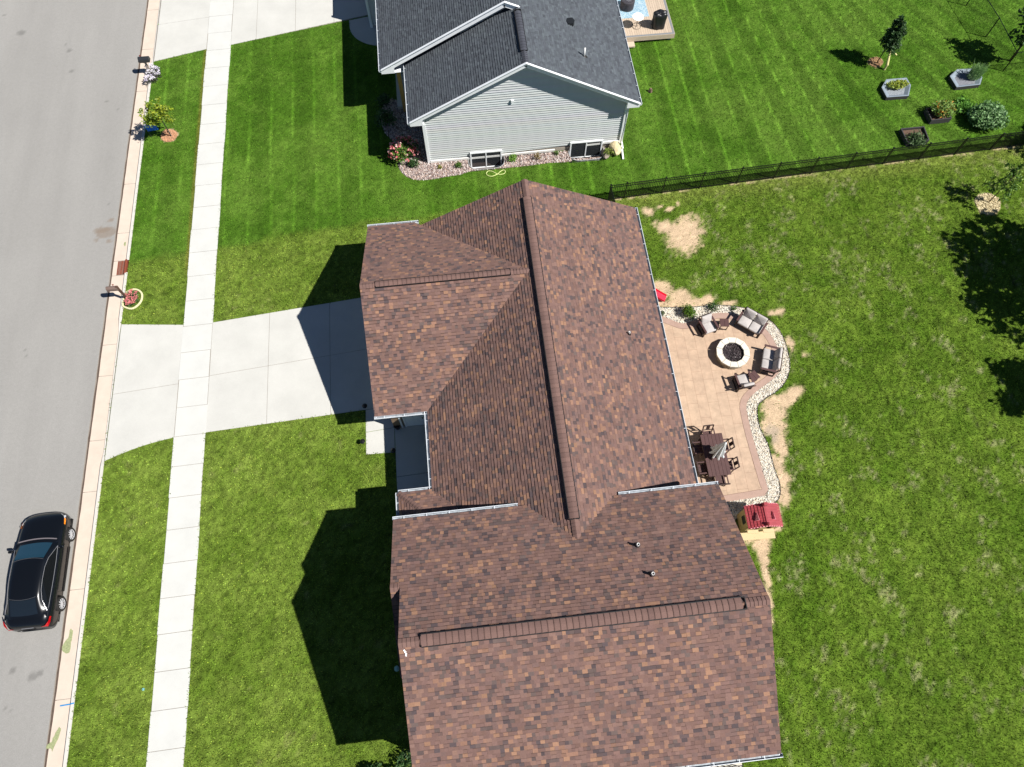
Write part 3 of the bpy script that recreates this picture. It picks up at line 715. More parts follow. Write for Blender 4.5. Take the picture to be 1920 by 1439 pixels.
ridge_vent(R1, (-4.17, 17.215, 5.945), (1.83, 17.215, 5.945), .30, 0, capb, 21, cap=.2)
ridge_vent(R1, (3.05, 21.05, 6.145), (3.05, 5.82, 6.145), .38, 0, capb, 22, cap=.2)
ridge_vent(R1, (-2.84, 1.95, 7.785), (8.25, 1.95, 7.785), .40, 0, capb, 23, cap=.215)
# fascia and rake boards, soffits
fb = MB(); d = .10
def rake(mb, p, q, h=.18):
    c = Vector(((p[0] + q[0]) / 2, (p[1] + q[1]) / 2, 0)); off = Vector((0, 0, 0))
    if abs(p[0] - q[0]) < .01: off.x = -.045 if p[0] > 3 else .045
    else: off.y = -.045
    z = Vector((0, 0, h / 2 + .045)); mb.bar(Vector(p) - z + off, Vector(q) - z + off, .03, h)
for p, q in (((-4.87, 22.4, 3.14), (-4.87, 17.215, 5.888)), ((-4.87, 17.215, 5.888), (-4.87, 12.03, 3.14)), ((3.05, 22.09, 6.07), (8.82, 22.09, 3.12)), ((3.05, 22.09, 6.07), (-2.2, 22.09, 3.29)),
             ((-3.60, 6.3, 5.4), (-3.60, 1.95, RZ)), ((-3.60, 1.95, RZ), (-3.60, -2.93, 5.16)), ((9.11, 6.76, 5.16), (9.11, 1.95, RZ)), ((9.11, 1.95, RZ), (9.11, -2.93, 5.16)),
             ((-3.96, 6.76, 5.16), (-3.96, 3.93, g3)), ((-3.96, 3.93, g3), (-3.96, 1.0, g3 - mG * 2.93))):
    rake(fb, p, q)
for p, q in (((-4.86, 22.38, 3.12), (-2.5, 22.38, 3.12)), ((-4.86, 12.05, 3.12), (-2.5, 12.05, 3.12)), ((-2.50, 12.05, 3.10), (-2.50, 8.4, 3.10)), ((8.80, 22.08, 3.10), (8.80, 6.75, 3.10)),
             ((-3.95, 6.74, 5.14), (1.2, 6.74, 5.14)), ((4.9, 6.74, 5.14), (9.1, 6.74, 5.14)), ((-3.6, -2.91, 5.14), (9.1, -2.91, 5.14)), ((-3.96, 8.38, 3.10), (-2.5, 8.38, 3.10)), ((-3.96, 8.38, 3.10), (-3.96, 6.4, 3.10))):
    fb.bar(Vector(p) - Vector((0, 0, .1)), Vector(q) - Vector((0, 0, .1)), .03, .19)
fb.build('fascia', WHITE, H)
sf = MB()
for p in ([(-4.86, 22.38), (8.3, 22.38), (8.3, 21.7), (-4.86, 21.7)], [(-4.86, 12.05), (-1.8, 12.05), (-1.8, 12.75), (-4.86, 12.75)], [(-4.86, 12.75), (-4.25, 12.75), (-4.25, 21.7), (-4.86, 21.7)], [(-2.5, 12.05), (-1.8, 12.05), (-1.8, 6.4), (-2.5, 6.4)], [(8.1, 22), (8.8, 22), (8.8, 6.6), (8.1, 6.6)]):
    sf = MB(); sf.prism(p, 2.88, 2.90); sf.build('soffit', WHITE, H)
for p in ([(-3.95, 6.74), (9.1, 6.74), (9.1, 6.3), (-3.95, 6.3)], [(-3.6, -2.9), (9.1, -2.9), (9.1, -2.3), (-3.6, -2.3)]):
    sf = MB(); sf.prism(p, 4.90, 4.92); sf.build('soffit', WHITE, H)
WB = M('taupe_siding', S(150, 138, 122), .8, ns=4, na=.06)
def wall(parent, name, pts, facing, z0, expo, col, mt): mb = MB(); siding(mb, pts, facing, z0, expo, col); return mb.build(name, mt, parent)
SID = M('siding_taupe', None, .75, attr=True, ns=5, na=.05); tc_ = S(150, 138, 122)
def rectwall(x0, y0, x1, y1, z0, z1, fc): wall(H, 'wall', [(x0, y0, z0), (x1, y1, z0), (x1, y1, z1), (x0, y0, z1)], fc, 0, .18, tc_, SID)
wall(H, 'wall', [(-4.3, 12.66, .1), (-4.3, 21.8, .1), (-4.3, 21.8, 3.3), (-4.3, 17.215, 5.75), (-4.3, 12.66, 3.3)], (-1, 0, 0), 0, .18, tc_, SID)
rectwall(-4.3, 12.66, -1.9, 12.66, .05, 3.2, (0, -1, 0)); rectwall(-1.9, 12.66, -1.9, 6.3, .05, 3.3, (-1, 0, 0)); rectwall(-4.3, 21.8, 3, 21.8, .1, 3.3, (0, 1, 0))
wall(H, 'wall', [(-1.9, 21.79, .1), (8.2, 21.79, .1), (8.2, 21.79, 3.3), (3.05, 21.79, 5.95), (-1.9, 21.79, 3.3)], (0, 1, 0), 0, .18, tc_, SID)
rectwall(8.2, 21.8, 8.2, -2.35, .1, 3.15, (1, 0, 0))
wall(H, 'wall', [(8.5, 6.3, .1), (8.5, -2.35, .1), (8.5, -2.35, 5.2), (8.5, 1.95, 7.55), (8.5, 6.3, 5.3)], (1, 0, 0), 0, .18, tc_, SID)
wall(H, 'wall', [(-3.05, 6.3, .1), (-3.05, -2.35, .1), (-3.05, -2.35, 5.2), (-3.05, 1.95, 7.55), (-3.05, 6.3, 5.3)], (-1, 0, 0), 0, .18, tc_, SID)
wall(H, 'wall', [(-3.4, 6.3, .1), (-3.4, 1.4, .1), (-3.4, 1.4, 5.2), (-3.4, 3.93, 6.5), (-3.4, 6.3, 5.3)], (-1, 0, 0), 0, .18, tc_, SID)
rectwall(-3.4, 6.3, 8.5, 6.3, .1, 5.1, (0, 1, 0)); rectwall(-3.4, 1.4, -3.05, 1.4, .1, 5.1, (0, -1, 0)); rectwall(-3.05, -2.35, 8.5, -2.35, .1, 5.1, (0, -1, 0))
mb = MB()
for p in ((-4.22, 12.74, 1.0, 1.4),): mb.box((-4.25, 12.70, 1.5), (.34, .30, 2.9))
mb.build('stone_corner', STONE, H)
# front door with its frame, seen under the gutter
dr = MB()
dx0 = -3.80
for x0, x1, z0, z1 in ((dx0 - .08, dx0, .05, 2.2), (dx0 + .95, dx0 + 1.03, .05, 2.2), (dx0, dx0 + .95, 2.1, 2.2)): dr.box(((x0 + x1) / 2, 12.61, (z0 + z1) / 2), (x1 - x0, .10, z1 - z0))
dr.build('door_frame', WHITE, H)
dr = MB(); DC = M('door_paint', S(236, 240, 244), .5)
dr.box((dx0 + .475, 12.615, 1.08), (.94, .05, 2.04))
for i in range(2):
    for zz, hh in ((.45, .5), (1.1, .55), (1.7, .42)): dr.box((dx0 + .26 + i * .43, 12.585, zz), (.28, .02, hh))
D = dr.build('door', DC, H)
k = MB(); k.lathe([(0, .05), (.035, .03), (.03, 0), (.012, -.01)], (dx0 + .87, 12.56, 1.0), 10); k.build('handle', M('dark_bronze', S(40, 34, 30), .3, metal=1.0), D)
# garage doors facing the drive
for yc in (15.2, 19.1):
    gd = MB(); gd.box((-4.33, yc, 1.15), (.05, 2.9, 2.2))
    for i in range(4):
        for j in range(4): gd.box((-4.365, yc - 1.05 + j * .7, .33 + i * .54), (.02, .56, .38))
    gd.build('garage_door', M('garage_door_paint', S(214, 212, 204), .5), H)
for c, w, h, f in (((8.24, 11.0, .9), 1.8, 1.4, (1, 0, 0)), ((8.24, 18.5, .9), 1.2, 1.2, (1, 0, 0)), ((8.54, 1.6, 1.2), 1.6, 1.3, (1, 0, 0)), ((-3.44, 4.0, 1.0), 1.6, 1.5, (-1, 0, 0)), ((-3.09, -.6, 1.0), 1.2, 1.4, (-1, 0, 0)), ((-1.94, 9.2, 1.0), 1.4, 1.3, (-1, 0, 0)), ((4.5, 21.83, 1.0), 1.2, 1.2, (0, 1, 0))):
    window(H, c, w, h, f)
gutter(H, [(-4.9, 22.40, 3.14), (-2.3, 22.40, 3.14)], (0, 1, 0)); gutter(H, [(-4.9, 12.03, 3.14), (-2.56, 12.03, 3.14)], (0, -1, 0))
gutter(H, [(-2.52, 12.03, 3.12), (-2.52, 8.4, 3.12)], (-1, 0, 0)); gutter(H, [(-3.99, 8.40, 3.12), (-2.56, 8.40, 3.12)], (0, 1, 0)); gutter(H, [(-3.98, 8.42, 3.12), (-3.98, 6.45, 3.12)], (-1, 0, 0))
gutter(H, [(8.82, 22.1, 3.12), (8.82, 6.5, 3.12)], (1, 0, 0))
gutter(H, [(-3.99, 6.76, 5.16), (1.0, 6.76, 5.16)], (0, 1, 0)); gutter(H, [(5.05, 6.76, 5.16), (9.14, 6.76, 5.16)], (0, 1, 0)); gutter(H, [(-3.64, -2.93, 5.16), (9.16, -2.93, 5.16)], (0, -1, 0))
ds = MB()
ds.bar((-3.50, 12.0, 3.0), (-4.02, 12.55, 2.75), .08, .06); ds.bar((-4.02, 12.56, 2.75), (-4.02, 12.56, .1), .08, .06); ds.build('downspout', WHITE, H)
ds = MB(); ds.bar((-3.85, 7.0, 3.0), (-3.55, 6.5, 2.7), .08, .06); ds.bar((-3.55, 6.48, 2.7), (-3.55, 6.48, .1), .08, .06); ds.build('downspout', WHITE, H)
def pipe(parent, x, y, z, h, r, mt, fm, name='vent_pipe'):
    mb = MB(); mb.tube([(x, y, z - .15), (x, y, z + h)], r, 14, 0, cap=False); mb.lathe([(r * .72, z + h - .1), (r * .72, z + h), (r * 1.05, z + h)], (x, y, 0), 14, 0)
    mb.lathe([(r * 2.3, z - .11), (r * 2.1, z + .01), (r * 1.15, z + .11)], (x, y, 0), 14, 1)
    mb.lathe([(0, z + h - .09), (r * .72, z + h - .09)], (x, y, 0), 14, 2)
    return mb.build(name, [mt, fm, BLACKV], parent, smooth=True)
PVC = M('white_pipe', S(215, 215, 212), .5); FL = M('flashing_dark', S(52, 50, 50), .5, metal=.5)
for px, py in ((1197, 1021), (1224.5, 1076)):
    x, y = at(px, py, 6.55); z = zN(y); x, y = at(px, py, z + .3); pipe(H, x, y, zN(y), .30, .055, PVC, FL)
x, y = at(1181, 622, 4.3); pipe(H, x, y, zE(x), .22, .045, PVC, FL)
mb = MB()
for dx, dy, s in ((0, 0, .05), (.03, -.05, .06), (.05, -.11, .05), (.04, -.16, .04)):
    x, y = at(760, 1221, 7.35); mb.box((x + dx, y + dy, zS(y + dy) + .035), (s, .06, .012), rz=.6 + dx * 9, rx=.45)
tag(mb.build('paper_scrap', M('white_paper', S(235, 232, 228), .8)), 'scrap of white paper lying on the brown roof near the ridge vent', 'paper scrap')

# ------------------------------------------------------------------ the grey roofed neighbour
ROT = math.radians(.65)
Nh = thing('house', 'neighbouring house with dark grey shingle roof and pale grey lap siding', 'house', (-1.66, 28.9, 0), 0)
r2 = MB(); x0_ = -2.36; xE = 10.2; ez = 3.65; mW2 = (6.98 - ez) / (3.88 + 2.36)
zEs = lambda x: ez + .527 * (xE - x); RX = 3.88; RZ2 = zEs(RX); mW2 = (RZ2 - ez) / (RX - x0_); UX = 3.22; UZ = zEs(UX); mU = (UZ - ez) / (UX + 3.75)
TG = (.12, .28)
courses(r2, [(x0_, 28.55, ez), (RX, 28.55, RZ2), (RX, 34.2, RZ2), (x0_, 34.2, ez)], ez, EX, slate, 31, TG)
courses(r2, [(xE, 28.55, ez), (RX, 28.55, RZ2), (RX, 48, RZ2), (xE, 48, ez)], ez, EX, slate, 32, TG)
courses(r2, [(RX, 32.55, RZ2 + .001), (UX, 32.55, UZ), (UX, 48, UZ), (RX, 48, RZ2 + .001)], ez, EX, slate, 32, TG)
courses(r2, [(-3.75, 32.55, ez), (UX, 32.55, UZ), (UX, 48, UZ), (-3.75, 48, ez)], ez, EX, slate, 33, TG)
ridge_caps(r2, (RX, 28.55, RZ2 + .01), (RX, 29.4, RZ2 + .01), capg, 41)
R2 = r2.build('roof', [SH_G, UNDER], Nh)
ridge_vent(R2, (RX, 29.4, RZ2 + .065), (RX, 32.3, RZ2 + .065), .34, 0, capg, 42, cap=.2)
fb = MB()
def rk(p, q, w=.03, h=.24):
    fb.bar(Vector(p) - Vector((0, 0, h / 2 - .01)), Vector(q) - Vector((0, 0, h / 2 - .01)), w, h)
    fb.bar(Vector(p) + Vector((0, -.03, .035)), Vector(q) + Vector((0, -.03, .035)), .11, .03)
rk((x0_, 28.53, ez), (RX, 28.53, RZ2)); rk((RX, 28.53, RZ2), (xE, 28.53, ez)); rk((-3.75, 32.53, ez), (UX, 32.53, UZ), .03, .28); rk((UX, 32.53, UZ), (RX + .1, 32.53, RZ2), .03, .28)
for p, q in (((x0_, 28.5, 0), (x0_ + .7, 28.5, 0)), ((xE - .7, 28.5, 0), (xE, 28.5, 0)), ((-3.75, 32.5, 0), (-3.0, 32.5, 0))):
    s = 1 if p[0] < 5 else -1
    if s == 1: fb.add([(p[0], p[1] + .0, ez - .02), (p[0], p[1], ez - .24), (q[0], q[1], ez - .24), (q[0], q[1], ez + .28)], [(0, 1, 2, 3)])
    else: fb.add([(q[0], q[1], ez - .02), (q[0], q[1], ez - .24), (p[0], p[1], ez - .24), (p[0], p[1], ez + .28)], [(0, 1, 2, 3)])
fb.bar((x0_ + .01, 28.55, ez - .1), (x0_ + .01, 34, ez - .1), .03, .2); fb.bar((xE - .01, 28.55, ez - .1), (xE - .01, 48, ez - .1), .03, .2); fb.bar((-3.74, 32.55, ez - .1), (-3.74, 48, ez - .1), .03, .2)
fb.build('fascia', WHITE, Nh)
sf = MB()
for p in ([(x0_, 28.55), (xE, 28.55), (xE, 28.93), (x0_, 28.93)],): pass
sf.quad((x0_ + .02, 28.56, ez - .24), (x0_ + .02, 28.98, ez - .24), (RX, 28.98, RZ2 - .24), (RX, 28.56, RZ2 - .24)); sf.quad((xE - .02, 28.56, ez - .24), (xE - .02, 28.98, ez - .24), (RX, 28.98, RZ2 - .24), (RX, 28.56, RZ2 - .24))
sf.prism([(x0_, 28.55), (-1.6, 28.55), (-1.6, 34), (x0_, 34)], ez - .26, ez - .24); sf.prism([(9.55, 28.55), (xE, 28.55), (xE, 48), (9.55, 48)], ez - .26, ez - .24)
sf.prism([(-3.74, 32.56), (-1.9, 32.56), (-1.9, 40), (-3.74, 40)], ez - .26, ez - .24)
sf.build('soffit', WHITE, Nh)
SG = M('pale_siding', None, .7, attr=True, ns=4, na=.04); sc_ = S(200, 203, 203)
mb = MB(); siding(mb, [(-1.66, 28.95, .18), (9.62, 28.97, .5), (9.62, 28.97, ez + .15), (RX, 28.96, RZ2 - .1), (-1.66, 28.95, ez + .2)], (0, -1, 0), 0, .158, sc_); mb.build('wall', SG, Nh)
for p, f in (([(9.62, 28.97, .3), (9.62, 48, .3), (9.62, 48, ez), (9.62, 28.97, ez)], (1, 0, 0)), ([(-1.66, 28.95, .2), (-1.66, 35.8, .2), (-1.66, 35.8, ez), (-1.66, 28.95, ez)], (-1, 0, 0)), ([(-3.2, 36, .2), (-3.2, 40.5, .2), (-3.2, 40.5, ez), (-3.2, 36, ez)], (-1, 0, 0)), ([(-3.2, 36, .2), (-1.6, 36, .2), (-1.6, 36, ez), (-3.2, 36, ez)], (0, -1, 0)), ([(-4.62, 40.5, .1), (-3.2, 40.5, .1), (-3.2, 40.5, 3.4), (-4.62, 40.5, 3.4)], (0, -1, 0)), ([(-4.62, 40.5, .1), (-4.62, 48, .1), (-4.62, 48, 3.4), (-4.62, 40.5, 3.4)], (-1, 0, 0))):
    mb = MB(); siding(mb, p, f, 0, .158, sc_); mb.build('wall', SG, Nh)
mb = MB(); siding(mb, [(-1.9, 32.92, 3.4), (UX, 32.92, UZ - .2), (RX, 32.92, RZ2 - .1), (RX, 32.92, 3.6)], (0, -1, 0), 0, .158, sc_); mb.build('wall', SG, Nh)
for c_, d_ in (((-1.66, 28.93, 1.75), (.16, .14, 3.4)), ((9.62, 28.93, 1.9), (.14, .14, 3.2)), ((-4.66, 40.45, 1.7), (.16, .16, 3.4)), ((-3.22, 35.95, 1.8), (.12, .12, 3.5))):
    cb = MB(); cb.box(c_, d_); cb.build('corner_board', WHITE, Nh)
for p_, q_ in (((-1.55, 28.88, .12), (5.75, 28.88, .19)), ((7.6, 28.88, .40), (9.55, 28.90, .47))):
    cb = MB(); cb.bar(p_, q_, .07, .14); cb.build('base_trim', M('pale_base_trim', S(226, 226, 222), .7), Nh)
fd = MB(); fd.box((4, 29.06, -.45), (11.2, .2, 1.5)); fd.build('foundation', M('foundation_concrete', S(168, 160, 148), .9), Nh)
po = MB(); po.box((-2.85, 33.0, 1.75), (.22, .22, 3.3)); po.build('porch_post', M('yellow_wood', S(190, 150, 88), .7, ns=6, na=.15), Nh)
po = MB(); po.box((-2.2, 35.0, .12), (2.2, 3.6, .24)); po.build('porch_floor', CONC_DRIVE, Nh)
gutter(Nh, [(x0_, 28.5, ez - .01), (x0_, 33.5, ez - .01)], (-1, 0, 0)); gutter(Nh, [(xE, 28.5, ez - .01), (xE, 47, ez - .01)], (1, 0, 0), w=.12); gutter(Nh, [(-3.75, 32.5, ez - .01), (-3.75, 47, ez - .01)], (-1, 0, 0))
ds = MB(); ds.tube([(10.25, 28.6, 3.5), (10.1, 28.75, 3.3), (9.72, 28.86, 3.1)], .045, 6); ds.tube([(9.72, 28.85, 3.1), (9.70, 28.86, .45), (9.74, 28.5, .25)], .045, 6); ds.bar((9.72, 28.8, .2), at(1168.5, 299, .06) + (.06,), .09, .07); ds.build('downspout', WHITE, Nh)
# basement windows
def onY(px, py, Y):
    r = _look * FPX + _right * (px - CXP) - _cup * (py - CYP); k = Y / r[1]; return float(r[0] * k), CAM_H + float(r[2] * k)
def well(cx, w, z, py):
    o = window(Nh, (cx, 28.93, z), w, 1.08, (0, -1, 0), depth=.12)
    for s in (-1, 1):
        pass
    return o
w1a = at(881, 318, -.1)[0]; w1b = at(938, 312, -.1)[0]
_w = window(Nh, (1.68, 28.92, -.74), 1.86, 1.34, (0, -1, 0), depth=.10); w2a = at(1072, 296, 0)[0]; w2b = at(1126, 290, 0)[0]; _w = window(Nh, (7.60, 28.92, -.62), 1.92, 1.34, (0, -1, 0), depth=.10)
for w_ in WELLS:
    arc = wellpath(w_); wf = MB(); wf.tube([(x, y, .05) for x, y in arc], .02, 6)
    for p, q in zip(arc[:-1], arc[1:]): wf.quad((*p, -.85), (*q, -.85), (*q, .05), (*p, .05))
    wf.add([(x, y, -.80) for x, y in arc], [tuple(range(len(arc)))], 1); wf.build('window_well', [M('galvanised', S(170, 174, 176), .5, metal=.3, ns=3, na=.1), M('rock_dust', None)], Nh)
mb = MB(); vx, vz = onY(960.5, 190, 28.88); mb.box((vx, 28.88, vz), (.14, .10, .16)); mb.build('wall_vent', WHITE, Nh)
# roof bits
bx = MB(); cx, cy = at(1069, 43, zEs(7.0) + .1); cz = zEs(cx)
bx.prism([(cx - .14, cy - .22), (cx + .14, cy - .22), (cx + .24, cy), (cx + .14, cy + .22), (cx - .14, cy + .22), (cx - .22, cy)], cz - .1, cz + .16); bx.box((cx, cy, cz), (.5, .5, .02), ry=math.atan(.527)); bx.build('roof_vent', M('black_roof_vent', S(34, 36, 38), .4), Nh)
mb = MB(); cx, cy = at(1095, 106, zEs(7.3)); cz = zEs(cx); mb.tube([(cx, cy, cz - .1), (cx, cy, cz + .52)], .055, 12); mb.lathe([(.2, cz - .08), (.06, cz + .06)], (cx, cy, 0), 12, 1); mb.build('vent_pipe', [PVC, FL], Nh, smooth=True)
# ------------------------------------------------------------------ plants
LEAF = bpy.data.materials.new('leaf'); LEAF.use_nodes = True
_N = LEAF.node_tree.nodes; _L = LEAF.node_tree.links; _b = _N['Principled BSDF']; _a = _N.new('ShaderNodeAttribute'); _a.attribute_name = 'Col'
_L.new(_a.outputs['Color'], _b.inputs['Base Color']); _b.inputs['Roughness'].default_value = .5; _b.inputs['Specular IOR Level'].default_value = .35
_t = _N.new('ShaderNodeBsdfTranslucent'); _L.new(_a.outputs['Color'], _t.inputs['Color']); _x = _N.new('ShaderNodeMixShader'); _x.inputs[0].default_value = .28
_L.new(_b.outputs[0], _x.inputs[1]); _L.new(_t.outputs[0], _x.inputs[2]); _L.new(_x.outputs[0], _N['Material Output'].inputs[0])
BARK = M('bark', S(96, 78, 64), .9, ns=12, na=.3, bs=20, bst=.6)
_R = np.random.RandomState(77)
def leaves(mb, pts, size, cols, asp=1.6, up=.35):
    for p in pts:
        n = _R.normal(size=3); n[2] = abs(n[2]) + up; n /= np.linalg.norm(n); t = np.cross(n, _R.normal(size=3)); t /= np.linalg.norm(t); b = np.cross(n, t)
        s = size * _R.uniform(.65, 1.3); c = cols[_R.randint(len(cols))]; k = _R.uniform(.75, 1.25); p = np.array(p)
        V = [p - t * s * asp * .5, p - b * s * .42 + n * s * .08, p + t * s * asp * .5, p + b * s * .42 + n * s * .08]
        mb.add(V, [(0, 1, 2, 3)], 0, tuple(min(1, q * k) for q in c))
def blob(c, r, n, shell=.45):
    v = _R.normal(size=(n, 3)); v /= np.linalg.norm(v, axis=1)[:, None]; rad = (shell + (1 - shell) * _R.rand(n)) ** .8
    return np.array(c) + v * rad[:, None] * np.array(r)
def crown_pts(c, r, nclump, per, cr=.35):
    """clumps spread through an ellipsoid with gaps between them"""
    P = []
    for q in blob(c, r, nclump, .25): P.append(blob(q, (cr * _R.uniform(.6, 1.25),) * 3, per, .1))
    return np.concatenate(P)
GREENS = [S(70, 104, 36), S(86, 122, 42), S(56, 86, 32), S(100, 132, 52)]
DKG = [S(50, 80, 40), S(62, 94, 48), S(42, 68, 36), S(82, 112, 64)]
YLG = [S(140, 156, 40), S(118, 140, 38), S(158, 166, 52), S(96, 122, 36)]
def tree(name, label, base, h, crown_c, crown_r, trunk_r, nclump, per, leaf, cols, lean=(0, 0), cr=.35, limbs=7, group=None, cat='tree', taper=0.0):
    t = thing(name, label, cat, base, 0, group); bx, by, bz = base; tb = MB(); top = (bx + lean[0], by + lean[1], bz + h)
    tb.tube([base, (bx + lean[0] * .4, by + lean[1] * .4, bz + h * .4), top], [trunk_r, trunk_r * .8, trunk_r * .3], 8)
    cc = (bx + crown_c[0], by + crown_c[1], bz + crown_c[2])
    pts = crown_pts(cc, crown_r, nclump, per, cr)
    if taper:
        f = 1 - taper * np.clip((pts[:, 2] - cc[2]) / crown_r[2], -1, 1); pts[:, 0] = cc[0] + (pts[:, 0] - cc[0]) * f; pts[:, 1] = cc[1] + (pts[:, 1] - cc[1]) * f
    tr = tb
    for i in range(limbs):
        q = pts[_R.randint(len(pts))]; z0 = bz + max(.25 * h, min(q[2] - bz - .3 * h, .8 * h)); k = (z0 - bz) / h
        s = (bx + lean[0] * k, by + lean[1] * k, z0); m1 = (s[0] * .5 + q[0] * .5, s[1] * .5 + q[1] * .5, s[2] * .5 + q[2] * .5 + .08 * h)
        tb.tube([s, m1, tuple(q)], [trunk_r * .45, trunk_r * .3, trunk_r * .1], 5)
    tb.build('trunk', BARK, t, smooth=True)
    mb = MB(); leaves(mb, pts, leaf, cols); mb.build('crown', LEAF, t)
    return t
# street tree with its mulch ring, between kerb and sidewalk
bx, by = at(321, 256)
tree('young_tree', 'small yellow green street tree in the mulch ring between kerb and sidewalk', (bx, by, 0), 2.3, (.05, -.05, 1.95), (.92, .90, .68), .035, 52, 30, .095, YLG, (.05, 0), .24, 9)
mb = MB(); mb.tube([(bx + .05, by - .03, 0), (bx + .05, by - .03, 1.3)], .02, 6); tag(mb.build('tree_stake', M('grey_stake', S(120, 116, 110), .7)), 'thin grey stake tied beside the yellow green street tree', 'stake')
# sapling in the back lawn with burlap ties and stakes
bx, by = at(1643, 120)
tree('young_tree', 'narrow dark green sapling with pale wrapping in the neighbouring back lawn', (bx, by, 0), 3.2, (.10, .0, 2.15), (.60, .60, 1.35), .035, 120, 44, .085, DKG, (.1, 0), .22, 9, taper=.45)
mb = MB(); x1, y1 = at(1658, 131); mb.tube([(x1, y1, .0), (x1 + .02, y1 + .02, .35), (bx + .28, by - .12, 1.25)], [.07, .085, .05], 8); mb.tube([(bx + .28, by - .12, 1.25), (bx + .75, by - .35, .9)], .035, 6); mb.tube([(bx + .05, by, 1.2), (bx + .28, by - .12, 1.25)], .03, 6)
mb.build('tree_wrap', M('cream_cloth', S(222, 212, 150), .85, ns=9, na=.15)); tag(bpy.data.objects['tree_wrap'], 'cream cloth support sleeve leaning on the narrow sapling', 'tree support')
# sapling at the right edge
bx, by = at(1853, 380)
tree('young_tree', 'light green sapling growing from the pale mulch ring near the fence', (bx, by, 0), 3.0, (.0, .0, 1.85), (1.0, .9, 1.15), .03, 36, 26, .10, GREENS + [S(150, 176, 84)], (.05, 0), .22, 10, taper=.3)
# trees standing east of the picture, whose shadows fall into it
for i, (sx, sy, hz, r, lb) in enumerate(((1885, 475, 5.2, 2.5, 'large leafy tree east of the lawn, nearer the fence'), (1905, 560, 5.0, 2.6, 'large leafy tree east of the lawn, the middle one'), (1958, 735, 4.6, 2.0, 'large leafy tree east of the lawn, the southern one'), (1985, 268, 5.0, 2.4, 'large leafy tree by the east end of the black fence'))):
    gx, gy = at(sx, sy); cx, cy = gx + .7466 * hz, gy - .3735 * hz
    tree('shade_tree', lb, (cx, cy, 0), hz + 1.5, (0, 0, hz), (r * 1.08, r, r * .85), .16, 64, 40, .27, DKG, (0, 0), .66, 14)
gx, gy = at(1818, 52); hz = 2.6; cx, cy = at(1925, 62, 2.2)
tree('garden_tree', 'dark leafy tree at the corner beyond the mesh fence', (cx + .45, cy + .1, 0), 3.6, (0, 0, 2.7), (1.25, 1.15, 1.15), .07, 55, 32, .16, DKG + [S(80, 110, 50)], (0, 0), .4, 10)
mb = MB(); q = at(1921, 84)
for i in range(16): mb.rbox((q[0] + _R.uniform(-.2, .2), q[1] + _R.uniform(-.15, .15), _R.uniform(.2, .4)), (.16, .12, .08), .03, _R.uniform(0, 3))
tag(mb.build('flower_cluster', M('pale_pink_petals', S(214, 188, 186), .7)), 'cluster of pale pink flowers under the corner tree', 'flowers')

def shrub(label, px, py, r, h, n, leaf, cols, name='shrub', group=None, cat='shrub', flowers=None, loc=None):
    x, y = loc if loc else at(px, py); t = thing(name, label, cat, (x, y, 0), 0, group)
    mb = MB(); P = np.concatenate([blob((x + _R.uniform(-.45, .45) * r, y + _R.uniform(-.45, .45) * r, h * _R.uniform(.35, .65)), (r * .62, r * .62, h * .42), n // 8, .3) for _ in range(8)])
    P = P[P[:, 2] > .01]; leaves(mb, P, leaf, cols); mb.build('foliage', LEAF, t)
    sb = MB()
    for i in range(6):
        q = P[_R.randint(len(P))]; sb.tube([(x, y, 0), tuple(q)], [.012, .005], 4)
    sb.build('stem', BARK, t)
    if flowers:
        fc, nf, fs = flowers; fb = MB()
        for q in P[_R.choice(len(P), nf)]:
            c = fc[_R.randint(len(fc))]; d = np.array(q) - np.array([x, y, h * .4]); q = np.array(q) + d * .12
            for j in range(7):
                w = _R.normal(size=3) * fs * .4; leaves(fb, [q + w], fs, [c], 1.1, .8)
        fb.build('flower', LEAF, t)
    return t
shrub('round bright green shrub in the white gravel beside the patio', 1289, 590, .42, .75, 1500, .05, [S(84, 118, 32), S(66, 100, 28), S(104, 134, 42)])
shrub('loose grey green shrub in the gravel north of the patio', 1336, 580, .36, .45, 220, .06, DKG + [S(120, 140, 90)])
shrub('small wispy green plant in the gravel behind the loveseat', 1375, 580, .2, .25, 90, .05, GREENS)
shrub('small grey green plant in the gravel against the gutter edge', 1241, 589, .18, .2, 90, .05, [S(120, 130, 100), S(90, 104, 70)])
for lb, px, py, r, h, n, l, cols in (('dark green shrub in the rock bed by the corner of the grey house', 777, 311, .38, .55, 700, .055, DKG), ('tiny yellow green plant in the rock bed, left of the first window', 825, 316, .17, .25, 90, .05, [S(150, 150, 60), S(120, 126, 50)]),
    ('small green shrub in the rock bed beside the open basement window', 861, 314, .24, .35, 250, .05, GREENS), ('bright green leafy shrub in the rock bed right of the open basement window', 961, 303, .30, .5, 320, .06, [S(96, 140, 46), S(120, 160, 60)]),
    ('reddish sparse shrub in the middle of the rock bed', 1007, 299, .24, .55, 130, .05, [S(120, 104, 60), S(140, 120, 60), S(96, 104, 50)]), ('small green shrub in the rock bed before the right basement window', 1043, 291, .18, .35, 130, .05, GREENS)):
    shrub(lb, px, py, r, h, n, l, cols)
shrub('pink hydrangea bush half in shade at the corner of the grey house', 760, 296, .92, 1.25, 1500, .10, GREENS, 'hydrangea', cat='shrub', flowers=([S(232, 128, 134), S(240, 156, 156), S(222, 112, 122), S(244, 196, 196)], 150, .10))
shrub('dark green shrub in the shaded bed beside the grey house', 725, 232, .7, 1.0, 700, .09, DKG); shrub('low dark shrub in the shaded bed near the porch post', 722, 196, .6, .7, 500, .08, DKG)
shrub('yellow green grassy plant in front of the cream boulder', 1140, 292, .34, .6, 260, .08, [S(130, 150, 60), S(90, 110, 44), S(160, 166, 90)])
